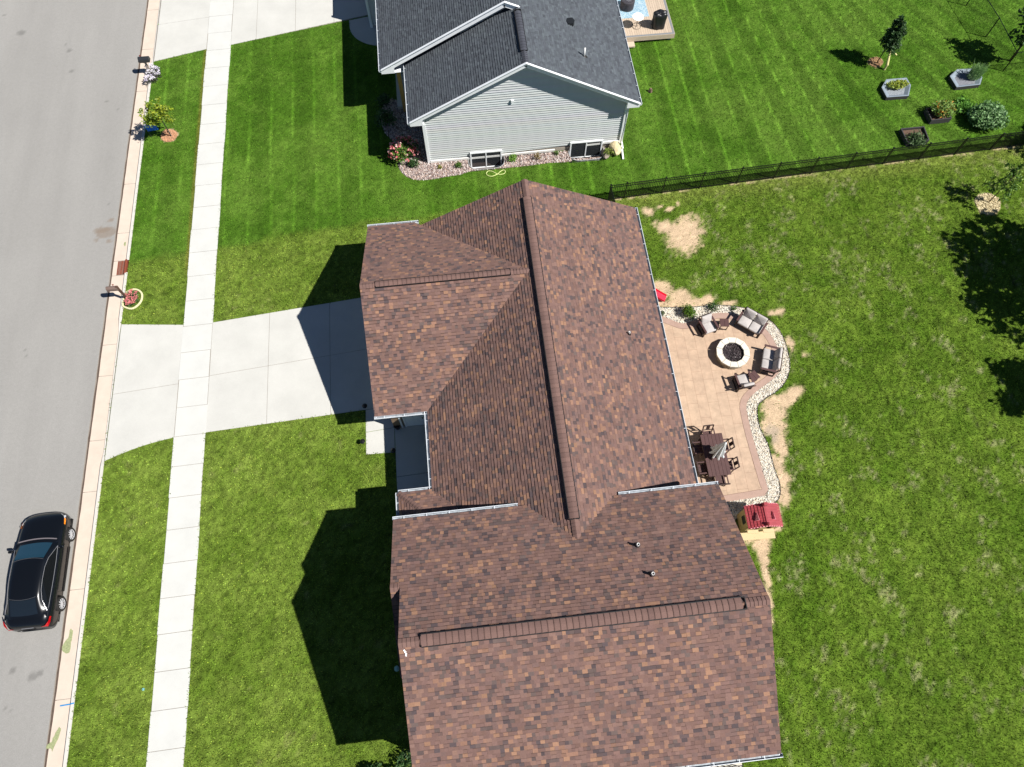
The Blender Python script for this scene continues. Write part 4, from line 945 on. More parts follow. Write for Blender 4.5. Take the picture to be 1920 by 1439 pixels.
shrub('dark shrub with yellow flowers at the foot of the brown roofed house', 764, 1424, .45, .8, 420, .08, DKG, flowers=([S(236, 220, 90)], 6, .05))
for dx, dy, r, lb in ((0, 0, .45, 'broad leafed shrub in the shade left of the yellow flowers'), (-.9, .15, .45, 'leafy shrub at the bottom of the front lawn, its shadow on the grass'), (-.35, -.55, .5, 'leafy shrub at the very bottom of the picture by the house')):
    q = at(742, 1447); shrub(lb, 0, 0, r, .8, 380, .10, DKG, loc=(q[0] + dx, q[1] + dy - .15))
shrub('big silvery green bush leaning over the lawn beside the black fence', 1850, 236, 1.25, 1.15, 4600, .11, [S(128, 164, 108), S(150, 182, 130), S(104, 142, 86), S(90, 126, 70)], cat='bush', name='bush')
shrub('leafy green bush between the black planter and the fence', 1708, 268, .7, .55, 900, .08, [S(84, 110, 66), S(104, 130, 84), S(52, 74, 40)], cat='bush', name='bush')

# raised garden beds
def planter(label, pts, h, wallc, plant, cols, n, spill=0, ph=.45, leaf=.08, soil=S(96, 76, 62), inset=.9):
    P = [at(px, py, h) for px, py in pts]; cx = sum(p[0] for p in P) / len(P); cy = sum(p[1] for p in P) / len(P)
    t = thing('raised_bed', label, 'raised bed', (cx, cy, 0)); n_ = len(P)
    mb = MB(); IN = [(cx + (x - cx) * .92, cy + (y - cy) * .90) for x, y in P]
    for i in range(n_):
        j = (i + 1) % n_
        SO = [(cx + (x - cx) * inset, cy + (y - cy) * inset) for x, y in P]
        mb.quad((*P[i], 0), (*P[j], 0), (*P[j], h), (*P[i], h), 1); mb.quad((*IN[i], h), (*IN[j], h), (*SO[j], h * .5), (*SO[i], h * .5)); mb.quad((*P[i], h), (*P[j], h), (*IN[j], h), (*IN[i], h), 1 if inset > .8 else 0)
    mb.build('box', [wallc, M('dark_planter', S(62, 60, 62), .7, ns=5, na=.15)], t)
    mb = MB(); mb.add([(*p, h * .5) for p in SO], [tuple(range(n_))]); mb.build('soil', M('garden_soil' + str(soil[0]), soil, .95, ns=14, na=.35, bs=30, bst=.8), t)
    if n:
        pts3 = blob((cx + plant[0], cy + plant[1], h * .7 + ph * .5), (plant[2], plant[3], ph * .5), n, .2); mb = MB(); leaves(mb, pts3, leaf, cols); mb.build('plant', LEAF, t)
    return t
PG = M('grey_blue_planter', S(128, 140, 150), .7, ns=5, na=.1); PB = M('dark_planter', S(62, 60, 62), .7, ns=5, na=.15); PBR = M('brown_planter', S(92, 70, 58), .8, ns=5, na=.15)
planter('grey garden bed with yellow green lettuce below the narrow sapling', [(1653, 164), (1663, 183), (1704, 180), (1708, 160), (1700, 146), (1662, 149)], .26, PG, (.05, .12, .72, .34), [S(170, 176, 60), S(130, 150, 50), S(150, 166, 90)], 900, ph=.35, leaf=.08, soil=S(134, 140, 146), inset=.66)
planter('grey garden bed with tall onion leaves near the mesh fence', [(1781, 143), (1794, 164), (1838, 159), (1842, 145), (1830, 129), (1795, 130)], .26, PG, (.35, .1, .55, .42), [S(130, 156, 100), S(104, 134, 80)], 260, ph=.7, leaf=.06, soil=S(120, 122, 128), inset=.66)
q = at(1822, 150)
mb = MB()
for i in range(260):
    a_ = _R.uniform(0, 6.28); r_ = _R.uniform(0, .45); x = q[0] + r_ * math.cos(a_); y = q[1] + r_ * .6 * math.sin(a_); l_ = _R.uniform(.5, 1.0); lx, ly = _R.normal(0, .12, 2)
    mb.tube([(x, y, .2), (x + lx * .4, y + ly * .4, .2 + l_ * .6), (x + lx, y + ly, .2 + l_)], [.016, .014, .004], 4)
tag(mb.build('onion_leaves', M('onion_green', S(140, 172, 112), .6)), 'tall thin onion leaves standing in the grey garden bed', 'plants')
planter('brown garden bed overgrown by orange flowering plants', [(1736, 203), (1747, 226), (1785, 222), (1776, 198)], .35, PBR, (.15, .1, .75, .65), [S(120, 150, 70), S(146, 164, 90), S(190, 140, 60), S(100, 130, 60), S(136, 170, 84), S(128, 160, 80)], 1100, ph=.75, leaf=.10)
planter('black rimmed garden bed of bare soil next to the fence', [(1689, 241), (1702, 268), (1743, 263), (1733, 237)], .3, PB, (0, 0, .1, .1), DKG, 0)
shrub('pale green leafy squash plant spreading right of the brown garden bed', 1800, 205, .75, .5, 500, .14, [S(120, 170, 70), S(96, 146, 60), S(84, 130, 50)])

# boulders
def boulder(label, px, py, r, sc, col, seed):
    x, y = at(px, py); R = np.random.RandomState(seed); bm = bmesh.new(); bmesh.ops.create_icosphere(bm, subdivisions=3, radius=1)
    for v in bm.verts:
        p = v.co; k = 1 + .22 * (float(fbm(np.array([p.x * 1.3]), np.array([p.y * 1.3 + p.z]), 1.4, seed)[0]) - .5) * 2
        k *= 1 - .12 * (abs(p.x * .7 + p.y * .5) > .62)
        v.co = Vector((x + p.x * r * sc[0] * k, y + p.y * r * sc[1] * k, r * sc[2] * (.55 + p.z * .62 * k)))
    me = bpy.data.meshes.new('boulder'); bm.to_mesh(me); bm.free(); me.materials.append(M('boulder' + str(seed), col, .9, ns=5, na=.2, bs=7, bst=.9)); o = bpy.data.objects.new('boulder', me); C.objects.link(o)
    return tag(o, label, 'boulder')
import bmesh
boulder('large cream boulder at the right corner of the grey house', 1152, 283, .42, (.8, 1.25, 1.1), S(206, 190, 150), 4)
boulder('smaller grey boulder beside the right basement window', 1134, 293, .30, (.8, 1.2, .9), S(140, 128, 116), 8)

# garden hose
hp = crom([at(*p) + (.03,) for p in ((938, 322), (934, 326), (925, 331), (917, 331), (912, 327), (915, 322), (922, 322), (930, 326), (938, 328), (946, 326), (947, 321), (943, 320), (938, 323), (931, 329))], 6)
mb = MB(); mb.tube(hp, .018, 6); tag(mb.build('garden_hose', M('pale_green_hose', S(214, 222, 150), .5)), 'pale green garden hose looped on the grass below the open basement window', 'hose')
mb = MB(); x, y = at(1219, 172); mb.lathe([(0, .28), (.05, .26), (.09, .18), (.06, .12), (.13, .05), (.14, 0)], (x, y, 0), 12); mb.tube([(x, y - .15, .05), (x + .05, y - .05, .22)], .05, 8)
tag(mb.build('garden_ornament', M('weathered_brown', S(112, 92, 78), .9, ns=12, na=.4)), 'small brown garden ornament on the lawn right of the grey house', 'garden ornament')

# path lights
def path_light(label, px, py):
    x, y = at(px, py); t = thing('path_light', label, 'path light', (x, y, 0), 0, 'black path lights beside the walkway')
    mb = MB(); mb.tube([(x, y, 0), (x, y, .32)], .015, 8); mb.build('pole', BLACKV, t)
    mb = MB(); mb.lathe([(0, .42), (.05, .41), (.13, .33), (.13, .32), (.03, .32), (.03, .30), (0, .30)], (x, y, 0), 18); mb.build('shade', M('matte_black', S(24, 24, 26), .35), t)
path_light('black path light in the sunny grass left of the white walkway', 682, 832); path_light('black path light where the walkway meets the driveway shadow', 686, 766); path_light('black path light in the shade at the porch corner', 739, 849)
x, y = at(746, 803); mb = MB(); mb.lathe([(0, .36), (.16, .36), (.17, .33), (.12, .0), (0, 0)], (x, y, .05), 18); tag(mb.build('plant_pot', M('matte_black', None)), 'black pot on the porch beside the downspout', 'pot')
x, y = at(744, 1254, .9); mb = MB(); mb.lathe([(0, 1.0), (.09, .97), (.12, .88), (.09, .8), (.03, .76), (.03, 0)], (x, y, 0), 14); tag(mb.build('garden_globe', M('pale_glass_globe', S(150, 190, 186), .2)), 'pale green glass globe standing in the dark shade by the front wall', 'garden globe')

# mailboxes
def mailbox(label, px, py, h, bodyc, postc, ang, L=.52, r=.11, sh=0.0):
    x, y = at(px, py); t = thing('mailbox', label, 'mailbox', (x, y, 0)); mb = MB(); mb.box((x, y, h * .5), (.10, .10, h)); mb.box((x, y, h + .02), (.12, .12, .04)); mb.bar((x, y, h - .32), (x - .38, y, h - .22), .06, .06)
    mb.build('post', postc, t)
    mb = MB(); n = 10; P0 = [(-.0, -r, 0), (0, r, 0)] ; prof = [(-r, 0), (r, 0), (r, .13)] + [(r * math.cos(a), .13 + r * math.sin(a)) for a in [math.pi * i / n for i in range(1, n)]] + [(-r, .13)]
    xa, xb = x + .02 + sh, x - L + sh; zb = h - .2
    V = [(xa, y + p, zb + q) for p, q in prof] + [(xb, y + p, zb + q) for p, q in prof]; k = len(prof)
    mb.add(V, [tuple(range(k)), tuple(range(k, 2 * k))[::-1]] + [(i, (i + 1) % k, k + (i + 1) % k, k + i) for i in range(k)]); B = mb.build('box', bodyc, t)
    mb = MB(); V = [(xb - .015, y + p * 1.04, zb - .005 + q * 1.03) for p, q in prof]; V2 = [(xb, y + p * 1.04, zb - .005 + q * 1.03) for p, q in prof]; mb.add(V + V2, [tuple(range(k)), tuple(range(k, 2 * k))[::-1]] + [(i, (i + 1) % k, k + (i + 1) % k, k + i) for i in range(k)]); mb.build('door', bodyc, t)
    mb = MB(); mb.box((x - .2, y + r + .012, h + .0), (.03, .01, .16)); mb.box((x - .16, y + r + .012, h + .07), (.09, .01, .05)); mb.build('flag', M('flag_red', S(150, 36, 34), .5), t)
mailbox('brown mailbox on a brown post at the kerb, flowers at its foot', 240, 561, 1.22, M('brown_mailbox', S(112, 94, 86), .6, ns=5, na=.1), M('brown_post', S(84, 62, 50), .8, ns=8, na=.2), 0)
mailbox('black mailbox at the kerb by the neighbouring driveway', 284, 138, 1.15, M('black_mailbox', S(44, 46, 50), .45), M('grey_post', S(150, 140, 130), .8, ns=8, na=.2), 0, .60, .16, .34)
def flowerbed(label, pts_px, n, leafc, flowc, nf, fs, h):
    P = [at(*p) for p in pts_px]; cx = sum(p[0] for p in P) / len(P); cy = sum(p[1] for p in P) / len(P)
    t = thing('flower_bed', label, 'flowers', (cx, cy, 0)); A_ = np.array(P); x = _R.uniform(A_[:, 0].min(), A_[:, 0].max(), n * 3); y = _R.uniform(A_[:, 1].min(), A_[:, 1].max(), n * 3); k = inpoly(x, y, P)
    x, y = x[k][:n], y[k][:n]; mb = MB(); leaves(mb, np.stack([x, y, _R.uniform(.03, h, len(x))], 1), .07, leafc); mb.build('foliage', LEAF, t)
    k = _R.choice(len(x), nf); mb = MB()
    for a_, b_ in zip(x[k], y[k]):
        c = flowc[_R.randint(len(flowc))]
        leaves(mb, [(a_ + _R.normal(0, .03), b_ + _R.normal(0, .03), h * _R.uniform(.8, 1.2)) for _ in range(5)], fs, [c], 1.1, 1.2)
    mb.build('flower', LEAF, t); return t
flowerbed('bed of white and lilac flowers under the black mailbox', [(276, 132), (290, 128), (302, 134), (304, 146), (296, 155), (282, 160), (276, 162), (274, 152), (280, 145)], 420, [S(70, 80, 56), S(84, 78, 78)], [S(226, 222, 230), S(206, 196, 222), S(236, 232, 236)], 110, .07, .35)
flowerbed('ring of pink flowers and pale leaves round the brown mailbox post', [(238, 556), (240, 578), (252, 576), (262, 566), (262, 552), (250, 549)], 420, [S(84, 110, 60), S(120, 140, 90), S(60, 84, 44)], [S(206, 120, 122), S(220, 140, 136)], 70, .07, .3)
ring = crom([at(*p) for p in ((231, 572), (237, 578), (248, 580), (259, 574), (266, 564), (267, 553), (261, 546), (251, 544), (241, 548), (236, 553))], 4, True)
mb = MB()
for i in range(0, len(ring), 1):
    p = ring[i]; q = ring[(i + 1) % len(ring)]; an = math.atan2(q[1] - p[1], q[0] - p[0]); mb.rbox((p[0], p[1], .05), (.13, .10, .10), .03, an)
tag(mb.build('stone_edging', M('cream_stone', S(206, 200, 158), .9, ns=10, na=.15)), 'ring of cream edging stones round the pink mailbox flowers', 'stone edging')

# blue yard sign, storm drain, marks on the kerb
A_, B_, C_, D_ = A3(269, 237, .8), A3(291, 234, .8), A3(298, 243, .5), A3(278, 247, .5)
t = thing('yard_sign', 'blue yard sign standing in the shade under the street tree', 'sign', (C_.x, C_.y, 0))
mb = MB(); n = (B_ - A_).cross(D_ - A_).normalized() * .012
mb.add([A_, B_, C_, D_, A_ + n, B_ + n, C_ + n, D_ + n], [(0, 1, 2, 3), (7, 6, 5, 4), (0, 4, 5, 1), (1, 5, 6, 2), (2, 6, 7, 3), (3, 7, 4, 0)]); mb.build('panel', M('sign_blue', S(36, 118, 222), .4, ns=14, na=.35), t)
mb = MB()
for p in (C_, D_): mb.tube([(p.x, p.y, 0), tuple(p + (A_ + B_ - C_ - D_) * .2)], .008, 5)
mb.build('leg', M('steel_wire', S(110, 110, 112), .4, metal=.8), t)
mb = MB(); x0g, x1g = XK - .50, XK - .06
mb.box(((x0g + x1g) / 2, (GY0 + GY1) / 2, -.14), (x1g - x0g, GY1 - GY0 - .02, .01), mi=1)
for i in range(15): yy_ = GY0 + .04 + (GY1 - GY0 - .08) * i / 14; mb.box(((x0g + x1g) / 2, yy_, -.115), (x1g - x0g - .04, .028, .02))
for xx in (x0g + .015, x1g - .015, (x0g + x1g) / 2): mb.box((xx, (GY0 + GY1) / 2, -.113), (.035, GY1 - GY0 - .03, .022))
mb.box((XK + .0, (GY0 + GY1) / 2, -.05), (.10, GY1 - GY0 - .02, .16), mi=0)
tag(mb.build('storm_drain', [M('rusty_iron', S(128, 64, 44), .8, ns=14, na=.3), BLACKV]), 'rusty storm drain grate set in the kerb gutter', 'drain')
mb = MB()
for i_, pl in enumerate((((132, 1179), (136, 1182), (137, 1188), (133, 1206), (131, 1221), (126, 1225), (118, 1223), (116, 1213), (123, 1203), (129, 1194)), ((111, 1364), (114, 1370), (110, 1383), (105, 1392), (101, 1402), (98, 1410), (96, 1404), (88, 1404), (87, 1399), (97, 1391), (101, 1380)), ((232, 456), (236, 454), (235, 461), (232, 460)))):
    mb.add([(*at(px + _R.uniform(-.8, .8), py + _R.uniform(-1, 1), -.11), -.112) for px, py in crom(pl, 3, True)], [tuple(range(len(pl) * 3))])
struct('moss_stain', mb, M('moss_on_concrete', S(146, 152, 112), .95, ns=16, na=.3))
mb = MB(); p, q = at(112.5, 1324, -.1), at(126.5, 1321, .03); mb.bar((p[0], p[1], -.105), (XK - .02, q[1], -.11), .05, .006); mb.bar((XK, q[1], .03), (XK + .15, q[1] + .02, .03), .05, .006)
struct('paint_mark', mb, M('blue_paint', S(36, 130, 190), .8)); 
x, y = at(269, 1293); mb = MB(); mb.lathe([(0, .04), (.055, .035), (.06, 0)], (x, y, 0), 16); tag(mb.build('valve_cover', M('pale_blue_cap', S(110, 170, 180), .6)), 'small pale blue valve cap in the verge grass', 'valve cover')

# ------------------------------------------------------------------ black picket fence
FB = M('black_aluminium', S(20, 20, 22), .35, spec=.5)
fa = Vector((8.32, 25.08)); fdv = Vector((math.cos(math.radians(2.79)), math.sin(math.radians(2.79)))); FH = 1.30
F = thing('picket_fence', 'black metal picket fence between the two back gardens', 'fence', (fa.x, fa.y, 0))
def fence_panel(a, b, hgt, parent):
    a, b = Vector(a), Vector(b); t = (b - a).normalized(); L = (b - a).length; mb = MB()
    for z in (.12, hgt - .20, hgt - .03): mb.bar((a.x, a.y, z), (b.x, b.y, z), .028, .035)
    n = int(L / .10)
    for i in range(1, n):
        p = a + t * (L * i / n); mb.box((p.x, p.y, hgt / 2 + .03), (.026, .026, hgt - .02), math.atan2(t.y, t.x))
    mb.build('panel', FB, parent)
def fence_post(p, hgt, parent, w=.06):
    mb = MB(); mb.box((p[0], p[1], hgt / 2), (w, w, hgt)); mb.box((p[0], p[1], hgt + .012), (w + .02, w + .02, .03)); mb.build('post', FB, parent)
s0 = (11.46 - 8.32) / fdv.x; ss = [0, s0 - 2.217] + [s0 + 2.217 * i for i in range(0, 13)]
pts = [fa + fdv * s for s in ss]
for i, p in enumerate(pts):
    fence_post(p, FH + .06, F)
    if i: fence_panel(pts[i - 1], p, FH, F)
gp = fa + Vector((.05, -1.5)); gp2 = fa + Vector((.1, -3.1)); fence_post(gp, FH + .06, F); fence_post(gp2, FH + .06, F); fence_panel(fa, gp, FH, F); fence_panel(gp, gp2, FH, F)
# neighbour's dark mesh fence in the far corner
mp_ = [at(1843, -65), at(1811, 11), at(1848, 70), (34.59, 32.19), (38.5, 32.25)]
mp_ = [mp_[1], mp_[2], mp_[3], mp_[4]]
MF = thing('mesh_fence', 'black mesh fence with dark posts in the top right corner', 'fence', (*mp_[2], 0)); ext = [(mp_[0][0] - 1.3, mp_[0][1] + 3.4)] + mp_
for i, p in enumerate(ext):
    mb = MB(); mb.tube([(*p, 0), (*p, 1.45)], .035, 8); mb.build('post', FB, MF)
    if i:
        a_, b_ = Vector(ext[i - 1]), Vector(p); mb = MB(); L_ = (b_ - a_).length; t_ = (b_ - a_).normalized()
        mb.tube([(*a_, 1.42), (*b_, 1.42)], .022, 6)
        for z in [.08 + .1 * k for k in range(13)]: mb.bar((*a_, z), (*b_, z), .004, .004)
        for k in range(int(L_ / .1)): q_ = a_ + t_ * (k * .1); mb.bar((*q_, .05), (*q_, 1.4), .004, .004)
        mb.build('mesh_panel', FB, MF)

# ------------------------------------------------------------------ patio furniture
FR = M('brown_frame', S(58, 42, 38), .5); CU = M('grey_cushion', S(180, 174, 170), .95, ns=3, na=.06, bs=160, bst=.2); CUD = M('grey_cushion', None); TW_ = M('brown_plank', S(80, 54, 52), .6, ns=6, na=.12)
def local_part(mb, name, mt, parent, smooth=False): return mb.build(name, mt, parent, smooth, world=False)
def seat(label, px, py, fpx, fpy, n, name, cat, group=None, W1=.66):
    """lounge seat; local: front = -Y"""
    c = at(px, py, .4); f = at(fpx, fpy, .4); ang = math.atan2(f[1] - c[1], f[0] - c[0]) + math.pi / 2
    t = thing(name, label, cat, (*c, .026), ang, group); Wd = n * .62; D_ = .72
    for s in (-1, 1):
        mb = MB(); x = s * (Wd / 2 + .05)
        mb.box((x, -D_ / 2 + .03, .29), (.05, .05, .58)); mb.box((x, D_ / 2 - .03, .29), (.05, .05, .58)); mb.box((x, 0, .045), (.05, D_, .05)); local_part(mb, 'leg_frame', FR, t)
        mb = MB(); mb.rbox((x, -.02, .60), (.11, D_ + .06, .035), .012); local_part(mb, 'armrest', TW_, t)
    mb = MB(); mb.box((0, 0, .28), (Wd + .06, D_ - .04, .05)); mb.box((0, -D_ / 2 + .04, .26), (Wd + .06, .04, .08)); local_part(mb, 'seat_frame', FR, t)
    mb = MB()
    for z in (.45, .62, .78): mb.bar((-Wd / 2 - .03, D_ / 2 - .02 + (z - .45) * .45, z), (Wd / 2 + .03, D_ / 2 - .02 + (z - .45) * .45, z), .03, .06)
    for s in (-1, 1): mb.bar((s * (Wd / 2 + .02), D_ / 2 - .06, .3), (s * (Wd / 2 + .02), D_ / 2 + .14, .80), .04, .04)
    local_part(mb, 'back_frame', FR, t)
    for i in range(n):
        x = (i - (n - 1) / 2) * .62
        mb = MB(); mb.rbox((x, -.05, .375), (.60, .66, .14), .05, puff=.015); local_part(mb, 'seat_cushion', CU, t, True)
        mb = MB(); mb.rbox((x, D_ / 2 - .06, .66), (.59, .50, .15), .06, rx=math.radians(68), puff=.03); local_part(mb, 'back_cushion', CU, t, True)
    return t
seat('grey cushioned armchair on the patio beside the round shrub', 1327, 612, 1340, 634, 1, 'armchair', 'armchair')
seat('grey two seat sofa at the north edge of the patio', 1408, 607, 1396, 626, 2, 'loveseat', 'loveseat')
seat('grey two seat sofa at the east edge of the patio facing the fire pit', 1443, 676, 1418, 670, 2, 'loveseat', 'loveseat')
seat('grey cushioned armchair turned away at the south side of the fire pit', 1394, 716, 1386, 696, 1, 'armchair', 'armchair')
def side_table(label, px, py, ang):
    c = at(px, py, .45); t = thing('side_table', label, 'side table', (*c, .026), ang)
    mb = MB()
    for i in range(2): mb.rbox(((i - .5) * .235, 0, .46), (.23, .46, .03), .006)
    local_part(mb, 'tabletop', TW_, t)
    for sx in (-1, 1):
        for sy in (-1, 1): mb = MB(); mb.box((sx * .18, sy * .18, .22), (.035, .035, .44)); local_part(mb, 'leg', FR, t)
    mb = MB()
    for s in (-1, 1): mb.box((0, s * .18, .06), (.36, .03, .03)); mb.box((s * .18, 0, .42), (.03, .36, .03))
    local_part(mb, 'stretcher', FR, t)
side_table('brown side table between the armchair and the north sofa', 1358, 606, math.radians(-8)); side_table('brown side table between the south armchair and the east sofa', 1413, 706, math.radians(28))
# fire pit
cx, cy = at(1374.5, 661, .42); FP = thing('fire_pit', 'round cream stone fire pit filled with dark lava rock', 'fire pit', (cx, cy, .02))
ST = M('cream_block', S(214, 208, 194), .85, ns=5, na=.12, bs=16, bst=.5); SD = M('split_face_block', S(150, 138, 118), .95, ns=8, na=.35, bs=14, bst=1.0)
def arcblock(mb, r0, r1, a0, a1, z0, z1, j=0.0, n=1):
    P = []
    for z in (z0, z1):
        for (r, a_) in ((r0, a0), (r1, a0), (r1, a1), (r0, a1)): P.append((cx + (r + (j * _R.normal() if r == r1 else 0)) * math.cos(a_), cy + (r + (j * _R.normal() if r == r1 else 0)) * math.sin(a_), z))
    mb.add(P, [(3, 2, 1, 0), (4, 5, 6, 7), (0, 1, 5, 4), (1, 2, 6, 5), (2, 3, 7, 6), (3, 0, 4, 7)])
for i in range(12):
    a0 = 2 * math.pi * i / 12 + .1; mb = MB(); arcblock(mb, .565, .86, a0 + .014, a0 + 2 * math.pi / 12 - .014, .36, .46 + _R.uniform(-.003, .003)); mb.build('cap_stone', ST, FP)
mb = MB()
for row in range(3):
    for i in range(16):
        a0 = 2 * math.pi * (i + .5 * row) / 16; arcblock(mb, .585, .80, a0 + .01, a0 + 2 * math.pi / 16 - .01, .02 + row * .113, .02 + row * .113 + .11, .015)
mb.build('stone_wall', SD, FP)
mb = MB()
for i in range(1500):
    r_ = .56 * math.sqrt(_R.rand()); a_ = _R.uniform(0, 6.28); s = _R.uniform(.018, .04); k = _R.uniform(.5, 2.2); c = tuple(q * k for q in S(74, 64, 66))
    if _R.rand() < .04: c = S(190, 180, 180)
    p = np.array([cx + r_ * math.cos(a_), cy + r_ * math.sin(a_), .30 + _R.uniform(0, .03)]); T = [p + s * _R.normal(size=3) * .7 for _ in range(4)]; mb.add(T, [(0, 1, 2), (0, 2, 3), (0, 3, 1), (1, 3, 2)], 0, c)
mb.build('lava_rock', M('lava_rock', None, .6, attr=True), FP); mb = MB(); mb.lathe([(0, .30), (.57, .30), (.57, .44)], (cx, cy, 0), 32); mb.build('liner', M('black_steel', S(26, 24, 24), .6), FP)

# dining table, six chairs and the folded parasol
tc2 = [at(1311, 815, .75), at(1353, 813, .75), at(1372, 890, .75), at(1330, 895, .75)]; cx, cy = sum(p[0] for p in tc2) / 4, sum(p[1] for p in tc2) / 4
T = thing('dining_table', 'long brown plank dining table on the patio under the eaves', 'table', (cx, cy, .026), math.radians(-.5))
for i in range(6):
    mb = MB(); mb.rbox(((i - 2.5) * .178, 0, .735), (.172, 2.08, .03), .006)
    local_part(mb, 'plank', TW_, T)
for sx in (-1, 1):
    for sy in (-1, 1): mb = MB(); mb.box((sx * .45, sy * .92, .36), (.08, .08, .72)); local_part(mb, 'leg', FR, T)
mb = MB(); mb.box((0, .92, .66), (.9, .04, .09)); mb.box((0, -.92, .66), (.9, .04, .09)); mb.box((.45, 0, .66), (.04, 1.8, .09)); mb.box((-.45, 0, .66), (.04, 1.8, .09)); local_part(mb, 'apron', FR, T)
def dining_chair(label):
    t = thing('dining_chair', label, 'chair', (0, 0, 0), 0, 'brown chairs round the dining table')      # front = -Y
    mb = MB()
    for i in range(3): mb.box(((i - 1) * .15, -.0, .44), (.14, .44, .025))
    local_part(mb, 'seat', TW_, t)
    mb = MB()
    for s in (-1, 1): mb.bar((s * .24, .20, .44), (s * .24, .34, .92), .045, .045)
    mb.bar((-.26, .34, .91), (.26, .34, .91), .05, .06); mb.bar((-.24, .245, .58), (.24, .245, .58), .035, .05); mb.bar((0, .25, .56), (0, .335, .9), .17, .02)
    local_part(mb, 'backrest', FR, t)
    for sx in (-1, 1):
        for sy in (-1, 1): mb = MB(); mb.box((sx * .24, sy * .20, .22), (.04, .04, .44)); local_part(mb, 'leg', FR, t)
        mb = MB(); mb.rbox((sx * .27, .02, .66), (.06, .46, .03), .008); mb.box((sx * .27, -.18, .55), (.035, .035, .22)); local_part(mb, 'armrest', TW_, t)
    return t
ch0 = None
for i, (dx, dy, rz, lb) in enumerate(((.58, .45, -90, 'brown dining chair on the east side, behind the folded parasol'), (.58, -.52, -90, 'brown dining chair on the east side of the table, the southern one'), (-.05, 1.08, 0, 'brown dining chair at the north end of the table'), (.05, -1.18, 180, 'brown dining chair at the south end of the table, by the gutter corner'), (-.68, .45, 90, 'brown dining chair in the shade on the west side, the northern one'), (-.68, -.55, 90, 'brown dining chair in the shade on the west side, the southern one'))):
    o = dining_chair(lb) if ch0 is None else copy_tree(ch0)
    if ch0 is None: ch0 = o
    o['label'] = lb; o.location = (cx + dx, cy + dy, .026); o.rotation_euler = (0, 0, math.radians(rz))
P_ = thing('parasol', 'folded pale grey parasol standing through the dining table', 'parasol', (cx, cy, .026)); mb = MB(); mb.tube([(0, 0, 0), (0, 0, 2.5)], .022, 10); local_part(mb, 'pole', M('parasol_pole', S(70, 62, 58), .4), P_)
mb = MB(); n = 40; prof = [(2.52, .02), (2.42, .07), (2.05, .12), (1.6, .17), (1.2, .23), (1.02, .28)]; V = []
for z, r_ in prof:
    for i in range(n):
        a_ = 2 * math.pi * i / n; fold = 1 + .48 * math.cos(a_ * 8 + z * .5) * min(1, (2.32 - z) * 1.4) ; rr = r_ * fold; V.append((rr * math.cos(a_), rr * math.sin(a_), z + (.06 * math.cos(a_ * 8) if z < 1.2 else 0)))
mb.add(V, [(j * n + i, j * n + (i + 1) % n, (j + 1) * n + (i + 1) % n, (j + 1) * n + i) for j in range(len(prof) - 1) for i in range(n)]); mb.add([(0, 0, 2.56)] + V[:n], [(0, 1 + i, 1 + (i + 1) % n) for i in range(n)])
local_part(mb, 'canopy', M('parasol_cloth', S(222, 224, 224), .9), P_)
mb = MB(); mb.lathe([(0, .12), (.05, .12), (.2, .07), (.24, .0)], (0, 0, 0), 20); local_part(mb, 'base', FR, P_)

# playhouse
px_, py_ = 12.05, 6.02; PH = thing('playhouse', "children's playhouse with red tiled roof and tan walls beside the gravel", 'playhouse', (px_, py_, .0), math.radians(-2)); TN = M('tan_plastic', S(176, 152, 104), .6, ns=4, na=.05); RD = M('red_plastic', S(152, 62, 68), .38, ns=5, na=.12); RDL = M('red_plastic_light', S(226, 140, 150), .5)
ww, dd, hh = .72, .42, 1.36
mb = MB()
for (a_, b_) in (((-ww, -dd), (-ww, dd)), ((ww, -dd), (ww, dd)), ((-ww, dd), (ww, dd))):
    mb.bar((*a_, hh / 2), (*b_, hh / 2), .05, hh)
mb.box((-ww + .14, -dd, hh / 2), (.28, .05, hh)); mb.box((ww - .14, -dd, hh / 2), (.28, .05, hh)); mb.box((0, -dd, hh / 2), (.3, .05, hh)); mb.box((0, -dd, hh - .12), (2 * ww, .05, .24)); mb.box((0, -dd, .3), (2 * ww, .05, .5))
for s in (-1, 1): mb.add([(-ww, s * dd, hh), (ww, s * dd, hh), (0, s * dd, hh + .30)], [(0, 1, 2)])
local_part(mb, 'wall', TN, PH)
for s in (-1, 1): mb = MB(); mb.box((s * (ww + .03), 0, .85), (.02, .36, .42)); local_part(mb, 'window', M('dark_opening', S(34, 38, 30), .8), PH)
mb = MB(); mb.box((0, -dd - .12, .04), (2 * ww + .2, .5, .06)); mb.box((-.36, -dd - .1, .62), (.5, .16, .04)); mb.box((.36, -dd - .1, .62), (.5, .16, .04)); local_part(mb, 'floor', M('tan_floor', S(196, 176, 134), .6), PH)
mb = MB(); ov = .07; nx, ny = 6, 8
for s in (-1, 1):
    xe, ze = s * (ww + ov), hh - .03; zr = hh + .32
    for i in range(nx):
        for j in range(ny):
            u0_, u1_ = i / nx, (i + 1) / nx; y0_ = -dd - .08 + (2 * dd + .16) * j / ny; y1_ = y0_ + (2 * dd + .16) / ny - .012
            p = lambda u, y, h_: (xe * (1 - u), y, ze + (zr - ze) * u + h_)
            mb.quad(p(u0_, y0_, .03), p(u0_, y1_, .03), p(u1_ - .01, y1_, .004), p(u1_ - .01, y0_, .004)); mb.quad(p(u0_, y0_, .03), p(u0_, y1_, .03), p(u0_, y1_, 0), p(u0_, y0_, 0))
    mb.quad((xe, -dd - .09, ze - .01), (xe, dd + .09, ze - .01), (0, dd + .09, zr - .01), (0, -dd - .09, zr - .01))
mb.bar((0, -dd - .1, hh + .33), (0, dd + .1, hh + .33), .08, .04)
RF = local_part(mb, 'roof', RD, PH)
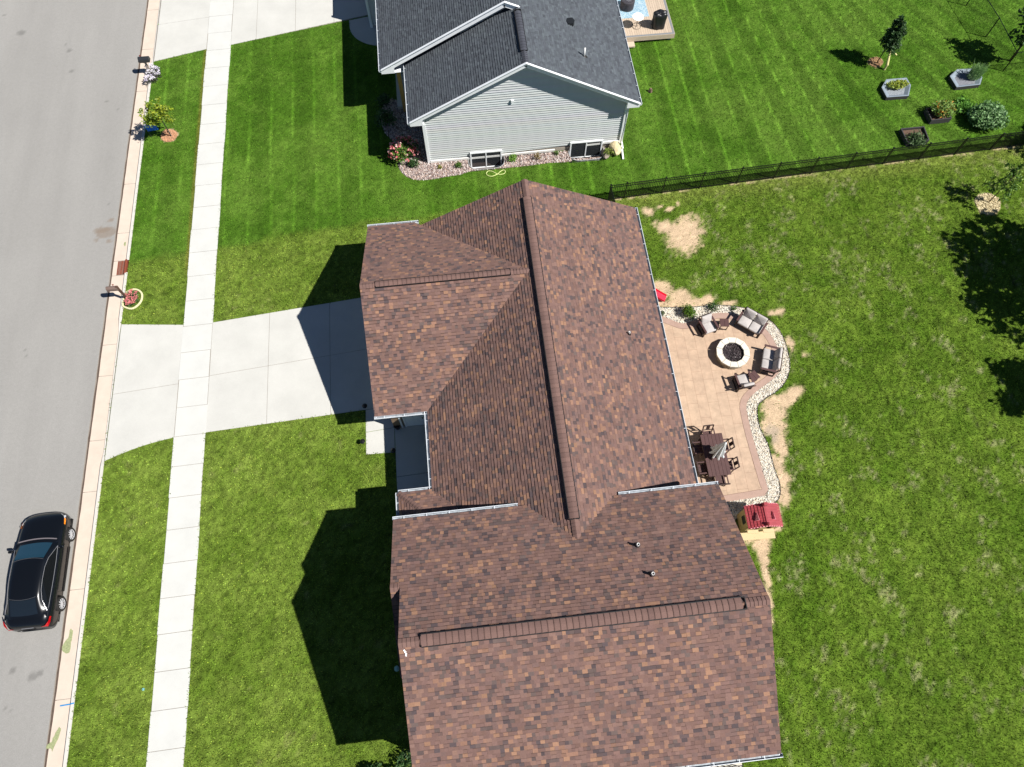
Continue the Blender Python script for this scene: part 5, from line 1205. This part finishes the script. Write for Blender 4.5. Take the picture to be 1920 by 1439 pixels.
for s in (-1, 1):
    mb = MB(); xx = s * .36; zz = hh + .12; mb.add([(xx - .12, -.22, zz + .02), (xx + .12, -.22, zz + .02), (xx, -.22, zz + .26), (xx, .18, zz + .13)], [(0, 1, 2), (1, 3, 2), (0, 2, 3)]); local_part(mb, 'dormer', RDL, PH)  # dormers get the paler red: their bright highlight is put into the colour
mb = MB()
for sy in (-1, 1):
  mb = MB()
  for i in range(12):
    x = -ww - .02 + (2 * ww + .04) * (i + .5) / 12
    zz = hh - .03 + .35 * (1 - abs(x) / (ww + ov)); mb.box((x, sy * (dd + .10), zz + .0), (.07, .03, .09))
  for sx in (-1, 1): mb.bar((sx * (ww + .05), sy * (dd + .095), hh - .05), (0, sy * (dd + .095), hh + .29), .02, .03)
  local_part(mb, 'roof_trim', RDL, PH)
mb = MB(); mb.lathe([(0, .2), (.06, .16), (.09, 0)], (0, -dd - .02, hh + .33), 8); mb.box((0, dd + .0, hh + .48), (.16, .14, .26)); local_part(mb, 'chimney', RD, PH)
# red slide
t = thing('slide', "red plastic children's slide at the edge of the house roof", 'slide', (*at(1249, 563), .0)); e = Vector((*at(1247, 563), .12)); s_ = e + Vector((-1.5, .78, .85)); mb = MB()
d_ = (s_ - e).normalized(); q_ = Vector((-d_.y, d_.x, 0)).normalized()
for i in range(8):
    a0, a1 = i / 8, (i + 1) / 8; f = lambda k: e + (s_ - e) * k - Vector((0, 0, .08 * math.sin(k * math.pi)))
    for (u, z0_), (v_, z1_) in (((-.2, .12), (-.16, 0)), ((-.16, 0), (.16, 0)), ((.16, 0), (.2, .12)), ((.2, .12), (.22, 0)), ((-.22, 0), (-.2, .12))):
        mb.quad(f(a0) + q_ * u + Vector((0, 0, z0_)), f(a0) + q_ * v_ + Vector((0, 0, z1_)), f(a1) + q_ * v_ + Vector((0, 0, z1_)), f(a1) + q_ * u + Vector((0, 0, z0_)))
mb.build('chute', M('slide_red', S(214, 34, 62), .4), t)
mb = MB()
for s in (-1, 1): mb.bar(s_ + q_ * .18 * s, (s_.x - .35, s_.y + .18 + .18 * s, 0), .05, .05)
for k in (.25, .5, .75): mb.bar((s_.x - .35 * k - .1, s_.y, s_.z * (1 - k)), (s_.x - .35 * k - .1, s_.y + .36, s_.z * (1 - k)), .04, .04)
mb.build('ladder', M('slide_red', None), t)
# small trellis of black bars at the bottom edge, in the gravel strip
mb = MB()
for i in range(5):
    a_ = at(1336 + i * 13, 1438, .3); mb.bar((a_[0], a_[1], .0), (a_[0] - .05, a_[1] - .1, 1.0), .03, .03)
mb.bar((*at(1330, 1440, .3), .3), (*at(1394, 1436, .3), .3), .03, .03)
tag(mb.build('trellis', FB), 'black metal trellis just below the south gutter of the brown house', 'trellis')

# ------------------------------------------------------------------ neighbour's deck
dz = .52
d0, d1, d2_, d3 = (9.7, 37.05), at(1265, 63, dz), (at(1265, 63, dz)[0] - .05, 46), (9.7, 46)
DK = thing('deck', 'low tan composite deck with grey border behind the grey house', 'deck', (11.5, 37.5, 0)); mb = MB(); x = 9.7; i = 0; xe = d1[0]; y0d = d1[1] - .02
while x < xe - .2:
    k = _R.uniform(.93, 1.06); mb.prism([(x, y0d + .14), (x + .135, y0d + .14), (x + .135, 46), (x, 46)], dz - .03, dz, 0, tuple(q * k for q in S(184, 166, 146))); x += .145
mb.build('deck_board', M('deck_board', None, .8, attr=True, ns=8, na=.06), DK)
mb = MB(); mb.prism([(9.7, y0d), (xe, y0d), (xe, y0d + .135), (9.7, y0d + .135)], dz - .03, dz + .002); mb.prism([(xe - .14, y0d + .137), (xe, y0d + .137), (xe, 46), (xe - .14, 46)], dz - .03, dz + .002); mb.build('deck_border', M('deck_grey', S(124, 126, 128), .8), DK)
mb = MB(); mb.prism([(9.7, y0d - .02), (xe + .02, y0d - .02), (xe + .02, y0d), (9.7, y0d)], .2, dz - .005); mb.prism([(xe, y0d), (xe + .02, y0d), (xe + .02, 46), (xe, 46)], .2, dz - .005); mb.build('fascia', M('deck_fascia', S(190, 172, 152), .8, ns=6, na=.05), DK)
mb = MB(); mb.box((xe - .25, y0d + .2, .1), (.14, .14, .25)); mb.box((10.6, y0d + .2, .1), (.14, .14, .25)); mb.build('deck_foot', M('white_foot', S(200, 200, 196), .8), DK)
mb = MB(); sx = at(1190, 84, .2); mb.prism([(9.9, sx[1] - .15), (sx[0], sx[1] - .15), (sx[0], y0d - .03), (9.9, y0d - .03)], .12, .2); mb.build('step', M('deck_fascia', None), DK)
def outline(p, z): return [at(px, py, z) for px, py in p]
RG = bpy.data.materials.new('rug_weave'); RG.use_nodes = True; N = RG.node_tree.nodes; L = RG.node_tree.links; v = N.new('ShaderNodeTexVoronoi'); v.inputs['Scale'].default_value = 11; tcn = N.new('ShaderNodeTexCoord'); L.new(tcn.outputs['Object'], v.inputs['Vector']); rp = N.new('ShaderNodeValToRGB'); rp.color_ramp.elements[0].color = (*S(84, 138, 168), 1); rp.color_ramp.elements[1].color = (*S(168, 188, 196), 1); rp.color_ramp.elements[1].position = .75
L.new(v.outputs['Distance'], rp.inputs[0]); L.new(rp.outputs[0], N['Principled BSDF'].inputs['Base Color']); N['Principled BSDF'].inputs['Roughness'].default_value = .95
r0 = at(1162, 36, dz); r1 = at(1216, 27, dz); mb = MB(); mb.prism([(r0[0], r0[1]), (r1[0], r0[1] + .02), (r1[0] - .02, 44), (r0[0], 44)], dz, dz + .012); tag(mb.build('rug', RG), 'pale blue patterned outdoor rug lying on the deck', 'rug')
t = thing('bistro_table', 'small white round table standing on the deck', 'table', (*at(1195, 53, dz), dz)); x, y = at(1196.5, 31.5, dz + .72); mb = MB(); mb.lathe([(0, dz + .72), (.36, dz + .72), (.37, dz + .70), (.36, dz + .69), (0, dz + .69)], (x, y, 0), 28); mb.build('tabletop', M('white_powder_coat', S(232, 232, 230), .4), t)
mb = MB(); mb.tube([(x, y, dz + .69), (x + .02, y - .02, dz + .02)], .018, 6); mb.tube([(x + .28 * math.cos(a_), y + .28 * math.sin(a_), dz + .02) for a_ in [6.283 * i / 16 for i in range(17)]], .010, 5)
for a_ in (0, 2.1, 4.2): mb.tube([(x, y, dz + .35), (x + .28 * math.cos(a_), y + .28 * math.sin(a_), dz + .02)], .009, 5)
mb.build('pedestal', M('dark_iron', S(80, 76, 72), .4), t)
# covered grill
x, y = at(1235, 42, dz + .3); mb = MB(); n = 28; V = []
prof = [(dz + .02, .40, .34), (dz + .2, .41, .35), (dz + .5, .40, .33), (dz + .8, .43, .32), (dz + .93, .43, .30), (dz + 1.02, .36, .24), (dz + 1.0, .15, .08)]
for z, rx_, ry_ in prof:
    for i in range(n):
        a_ = 2 * math.pi * i / n; sq = 1 / max(abs(math.cos(a_)), abs(math.sin(a_))) ** .6; w = 1 + .06 * math.sin(a_ * 7 + z * 4) + .03 * math.sin(a_ * 13 + z * 9); V.append((x + rx_ * sq * w * math.cos(a_), y + ry_ * sq * w * math.sin(a_), z + .05 * math.sin(a_ * 5) * (z > dz + .7)))
mb.add(V, [(j * n + i, j * n + (i + 1) % n, (j + 1) * n + (i + 1) % n, (j + 1) * n + i) for j in range(len(prof) - 1) for i in range(n)] + [tuple(range((len(prof) - 1) * n, len(prof) * n))])
tag(mb.build('covered_grill', M('black_vinyl', S(30, 31, 33), .38, ns=3, na=.3, bs=5, bst=.5), smooth=True), 'grill under a wrinkled black cover at the edge of the deck', 'grill')
x, y = at(1177, 3, dz + .45); t = thing('fire_table', 'round charcoal table with a cover on the blue rug', 'table', (x, y, dz)); mb = MB(); mb.lathe([(0, dz + .62), (.40, dz + .62), (.44, dz + .60), (.46, dz + .5), (.44, dz + .02), (0, dz + .02)], (x, y, 0), 30); mb.build('body', M('charcoal_cover', S(58, 56, 62), .7, ns=5, na=.1), t)
mb = MB()
for i in range(4): mb.bar((x - .14 + i * .07, y - .12, dz + .63), (x - .02 + i * .07, y - .22, dz + .63), .012, .006)
mb.build('stripe', M('pale_stripe', S(170, 170, 176), .7), t)

# ------------------------------------------------------------------ the black car
CARX, CARY = -20.36, 7.40
CAR = thing('parked_car', 'shiny black sedan parked along the kerb', 'car', (CARX - .09, CARY, -.13), math.radians(0)); CAR.scale = (1.09, 1.02, 1.12)
CP = M('black_car_paint', (.004, .005, .007), .25, coat=.35, spec=.3); CG = glass('car_glass', (.008, .012, .016), .03); CHR = M('chrome', S(176, 176, 180), .3, metal=.5); BLK = M('black_plastic_trim', S(18, 18, 18), .6); TYR = M('tyre_rubber', S(30, 29, 28), .85)
# stations: y, half width, top z, shoulder z
st = [(-2.52, .62, .62, .50), (-2.47, .76, .84, .66), (-2.35, .84, .98, .78), (-2.15, .89, 1.06, .88), (-1.85, .92, 1.09, .93), (-1.2, .935, 1.10, .95), (-.4, .935, 1.08, .94), (.5, .93, 1.05, .93), (1.05, .925, 1.02, .92), (1.30, .915, .995, .90), (1.7, .90, .95, .86), (2.1, .865, .88, .80), (2.32, .79, .80, .72), (2.46, .66, .70, .60), (2.53, .45, .60, .50)]
def ring_car(y, w, zt, zs):
    c = w - .09; pr = [(0, zt), (.35 * w, zt - .004), (.66 * w, zt - .018), (.84 * w, zt - .05), (.94 * w, zs + .01), (w, zs - .10), (w * 1.0, zs - .24), (w * .985, .42), (w * .96, .28), (w * .90, .19)]
    pr = [(x, max(z, .19)) for x, z in pr]
    return [(-x, y, z) for x, z in pr[::-1]][:-1] + [(x, y, z) for x, z in pr]
fine = crom(st, 4); rings = [ring_car(*s) for s in fine]; k = len(rings[0]); V = [p for r_ in rings for p in r_]; Fc = []
wheels = ((1.50, 0), (-1.53, 0))
for j in range(len(rings) - 1):
    yc = (rings[j][0][1] + rings[j + 1][0][1]) / 2
    for i in range(k - 1):
        zc = (rings[j][i][2] + rings[j][i + 1][2]) / 2
        if any((yc - wy) ** 2 + (zc - .33) ** 2 < .375 ** 2 for wy, _ in wheels) and abs(rings[j][i][0]) > .5 and zc < .72: continue
        Fc.append((j * k + i, j * k + i + 1, (j + 1) * k + i + 1, (j + 1) * k + i))
Fc += [tuple(range(k)), tuple(range((len(rings) - 1) * k, len(rings) * k))[::-1]]
mb = MB(); mb.add(V, Fc); body = local_part(mb, 'body', CP, CAR, True)
mb = MB(); mb.box((0, 0, .22), (1.68, 4.5, .08))
for wy, _ in wheels: mb.box((0, wy, .42), (1.62, .78, .44))
local_part(mb, 'underbody', BLK, CAR)
# cabin
cab = [(1.12, .74, 1.0), (.72, .71, 1.19), (.28, .66, 1.39), (-.1, .635, 1.44), (-.6, .63, 1.455), (-1.05, .615, 1.43), (-1.35, .60, 1.38), (-1.75, .62, 1.23), (-2.10, .66, 1.07)]
def cring(y, w, z):
    wb = .86 - .03 * abs(y) / 2; zb = 1.02; P = []
    for t_ in (0, .33, .66, .93): P.append((wb + (w - wb) * t_, y, zb + (z - .055 - zb) * t_))
    P += [(w * .90, y, z - .018), (w * .6, y, z - .004), (0, y, z)]
    return P + [(-a_, b_, c_) for a_, b_, c_ in P[:-1][::-1]]
cf = crom(cab, 4); R_ = [cring(*s) for s in cf]; k = len(R_[0]); mb = MB(); mb.add([p for r_ in R_ for p in r_], [(j * k + i, j * k + i + 1, (j + 1) * k + i + 1, (j + 1) * k + i) for j in range(len(R_) - 1) for i in range(k - 1)]); local_part(mb, 'roof', CP, CAR, True)
def cabpt(yf, s):      # point on cabin surface: yf along y, s in -1..1 across the top
    for a_, b_ in zip(cf[:-1], cf[1:]):
        if b_[0] <= yf <= a_[0]: u = (a_[0] - yf) / (a_[0] - b_[0] + 1e-9); w = a_[1] + (b_[1] - a_[1]) * u; z = a_[2] + (b_[2] - a_[2]) * u; return Vector((w * s, yf, z - .02 * abs(s) ** 3 * 1.2 + .008))
    return Vector((0, yf, 1))
def glasspatch(name, y0, y1, bow, smax=.88):
    mb = MB(); n1, n2 = 8, 12; V = []
    for i in range(n1 + 1):
        for j in range(n2 + 1):
            s = (j / n2 * 2 - 1) * smax; y = y0 + (y1 - y0) * i / n1 - bow * s * s * (1 - .3 * i / n1); V.append(cabpt(max(min(y, 1.11), -2.09), s))
    mb.add(V, [(i * (n2 + 1) + j, i * (n2 + 1) + j + 1, (i + 1) * (n2 + 1) + j + 1, (i + 1) * (n2 + 1) + j) for i in range(n1) for j in range(n2)]); return local_part(mb, name, glass('windscreen_sky_tint', (.010, .040, .062), .04) if y0 > 0 else CG, CAR, True)  # windscreen's blue base colour stands in for the reflected sky
for nm_, y_, w_ in (('roof_seam', .34, .60), ('roof_seam', -1.40, .56)):
    mb = MB(); mb.tube([cabpt(y_ - (.10 if y_ > 0 else -.08) * (s_ / w_) ** 2, s_ / .66) + Vector((0, 0, .002)) for s_ in [-w_ + 2 * w_ * i / 12 for i in range(13)]], .006, 5); local_part(mb, nm_, M('seam_grey', S(90, 92, 98), .4), CAR)
glasspatch('windscreen', 1.08, .36, .10); glasspatch('rear_window', -1.42, -2.02, -.08, .82)
for s in (-1, 1):
    P = [(.86, .02), (.30, .88), (-.1, .98), (-.6, 1.0), (-1.05, .97), (-1.45, .82), (-1.86, .20), (-1.7, .02), (-.6, -.02), (.2, -.02)]
    V = []
    for y, t_ in P:
        c = None
        for a_, b_ in zip(cf[:-1], cf[1:]):
            if b_[0] <= y <= a_[0]: u = (a_[0] - y) / (a_[0] - b_[0]); w = a_[1] + (b_[1] - a_[1]) * u; z = a_[2] + (b_[2] - a_[2]) * u
        wb = .86 - .03 * abs(y) / 2; V.append(Vector((s * (wb + (w - wb) * t_ * .93 + .008), y, 1.02 + (z - .055 - 1.02) * t_ * .93)))
    mb = MB(); mb.add(V, [tuple(range(len(V)))]); local_part(mb, 'side_window', M('side_glass', (.006, .007, .008), .12, spec=.35), CAR)
    mb = MB(); VV = [v_ + Vector((s * .006, 0, 0)) for v_ in V]; mb.tube(VV + [VV[0]], .007, 5); local_part(mb, 'chrome_trim', CHR, CAR)
    mb = MB(); mb.rbox((s * 1.02, .80, 1.0), (.20, .12, .13), .04); mb.bar((s * .90, .82, .97), (s * .98, .80, .98), .04, .04); local_part(mb, 'mirror', CP, CAR, True)
    mb = MB(); mb.add([(s * .60, 2.40, .73), (s * .78, 2.26, .775), (s * .868, 2.02, .82), (s * .885, 1.98, .76), (s * .80, 2.31, .66)], [(0, 1, 2, 3, 4)]); local_part(mb, 'headlight', M('headlight_lens', S(196, 200, 206), .1, spec=.8), CAR)
    mb = MB(); mb.add([(s * .84, 2.16, .818), (s * .885, 1.86, .856), (s * .906, 1.84, .80), (s * .885, 2.10, .77)], [(0, 1, 2, 3)]); local_part(mb, 'turn_signal', M('amber_lens', S(232, 132, 30), .2), CAR)
    mb = MB(); mb.add([(s * .50, -2.485, .80), (s * .72, -2.46, .885), (s * .86, -2.30, .94), (s * .90, -2.12, .97), (s * .925, -2.10, .90), (s * .885, -2.33, .84), (s * .76, -2.49, .74)], [(0, 1, 2, 3, 4, 5, 6)]); local_part(mb, 'taillight', M('red_lens', S(170, 16, 26), .15), CAR)
    mb = MB(); mb.bar((s * .95, 1.0, .74), (s * .95, -1.0, .76), .012, .05); mb.bar((s * .94, .95, .34), (s * .94, -1.0, .34), .03, .06); local_part(mb, 'sill_trim', BLK, CAR)
    for wy, _ in wheels:
        wo = bpy.data.objects.new('wheel', None); C.objects.link(wo); wo.parent = CAR; wo.location = (s * .84, wy, .33)
        mb = MB(); pr = [(.225, -.10), (.30, -.105), (.325, -.08), (.33, 0), (.325, .08), (.30, .105), (.225, .10)]; V = []; n = 32
        for i in range(n):
            a_ = 2 * math.pi * i / n; V += [(q, p * math.cos(a_), p * math.sin(a_)) for p, q in pr]
        kk = len(pr); mb.add(V, [(i * kk + j, ((i + 1) % n) * kk + j, ((i + 1) % n) * kk + j + 1, i * kk + j + 1) for i in range(n) for j in range(kk - 1)]); local_part(mb, 'tyre', TYR, wo, True)
        mb = MB(); xo = s * .085
        for i in range(10):
            a_ = 2 * math.pi * i / 10; ca_, sa_ = math.cos(a_), math.sin(a_); mb.bar((xo, .03 * ca_, .03 * sa_), (xo * .95, .225 * ca_, .225 * sa_), .026, .026)
        mb.tube([(xo * .95, .222 * math.cos(t_), .222 * math.sin(t_)) for t_ in [6.2832 * i / 28 for i in range(29)]], .014, 6); mb.box((xo, 0, 0), (.03, .09, .09)); local_part(mb, 'rim', M('alloy_rim', S(186, 188, 192), .35, metal=.2), wo)
        mb = MB(); V = [(xo * .5, .22 * math.cos(t_), .22 * math.sin(t_)) for t_ in [6.2832 * i / 24 for i in range(24)]]; mb.add(V, [tuple(range(24))]); local_part(mb, 'brake_disc', M('dark_disc', S(48, 48, 50), .5, metal=.5), wo)
mb = MB()
mb.tube([(x_, 1.26 - .14 * x_ * x_, 1.015 - .02 * x_ * x_) for x_ in [-.76 + 1.52 * i / 10 for i in range(11)]], .028, 6); local_part(mb, 'cowl', M('grey_cowl', S(110, 104, 108), .6), CAR)
mb = MB(); mb.box((0, -2.50, .66), (.52, .03, .14)); mb.box((0, -2.49, .79), (.46, .02, .022), mi=1); local_part(mb, 'rear_trim', [BLK, CHR], CAR)
mb = MB(); mb.add([(-.42, 2.475, .64), (.42, 2.475, .64), (.36, 2.54, .36), (-.36, 2.54, .36)], [(0, 1, 2, 3)]); local_part(mb, 'grille', BLK, CAR)
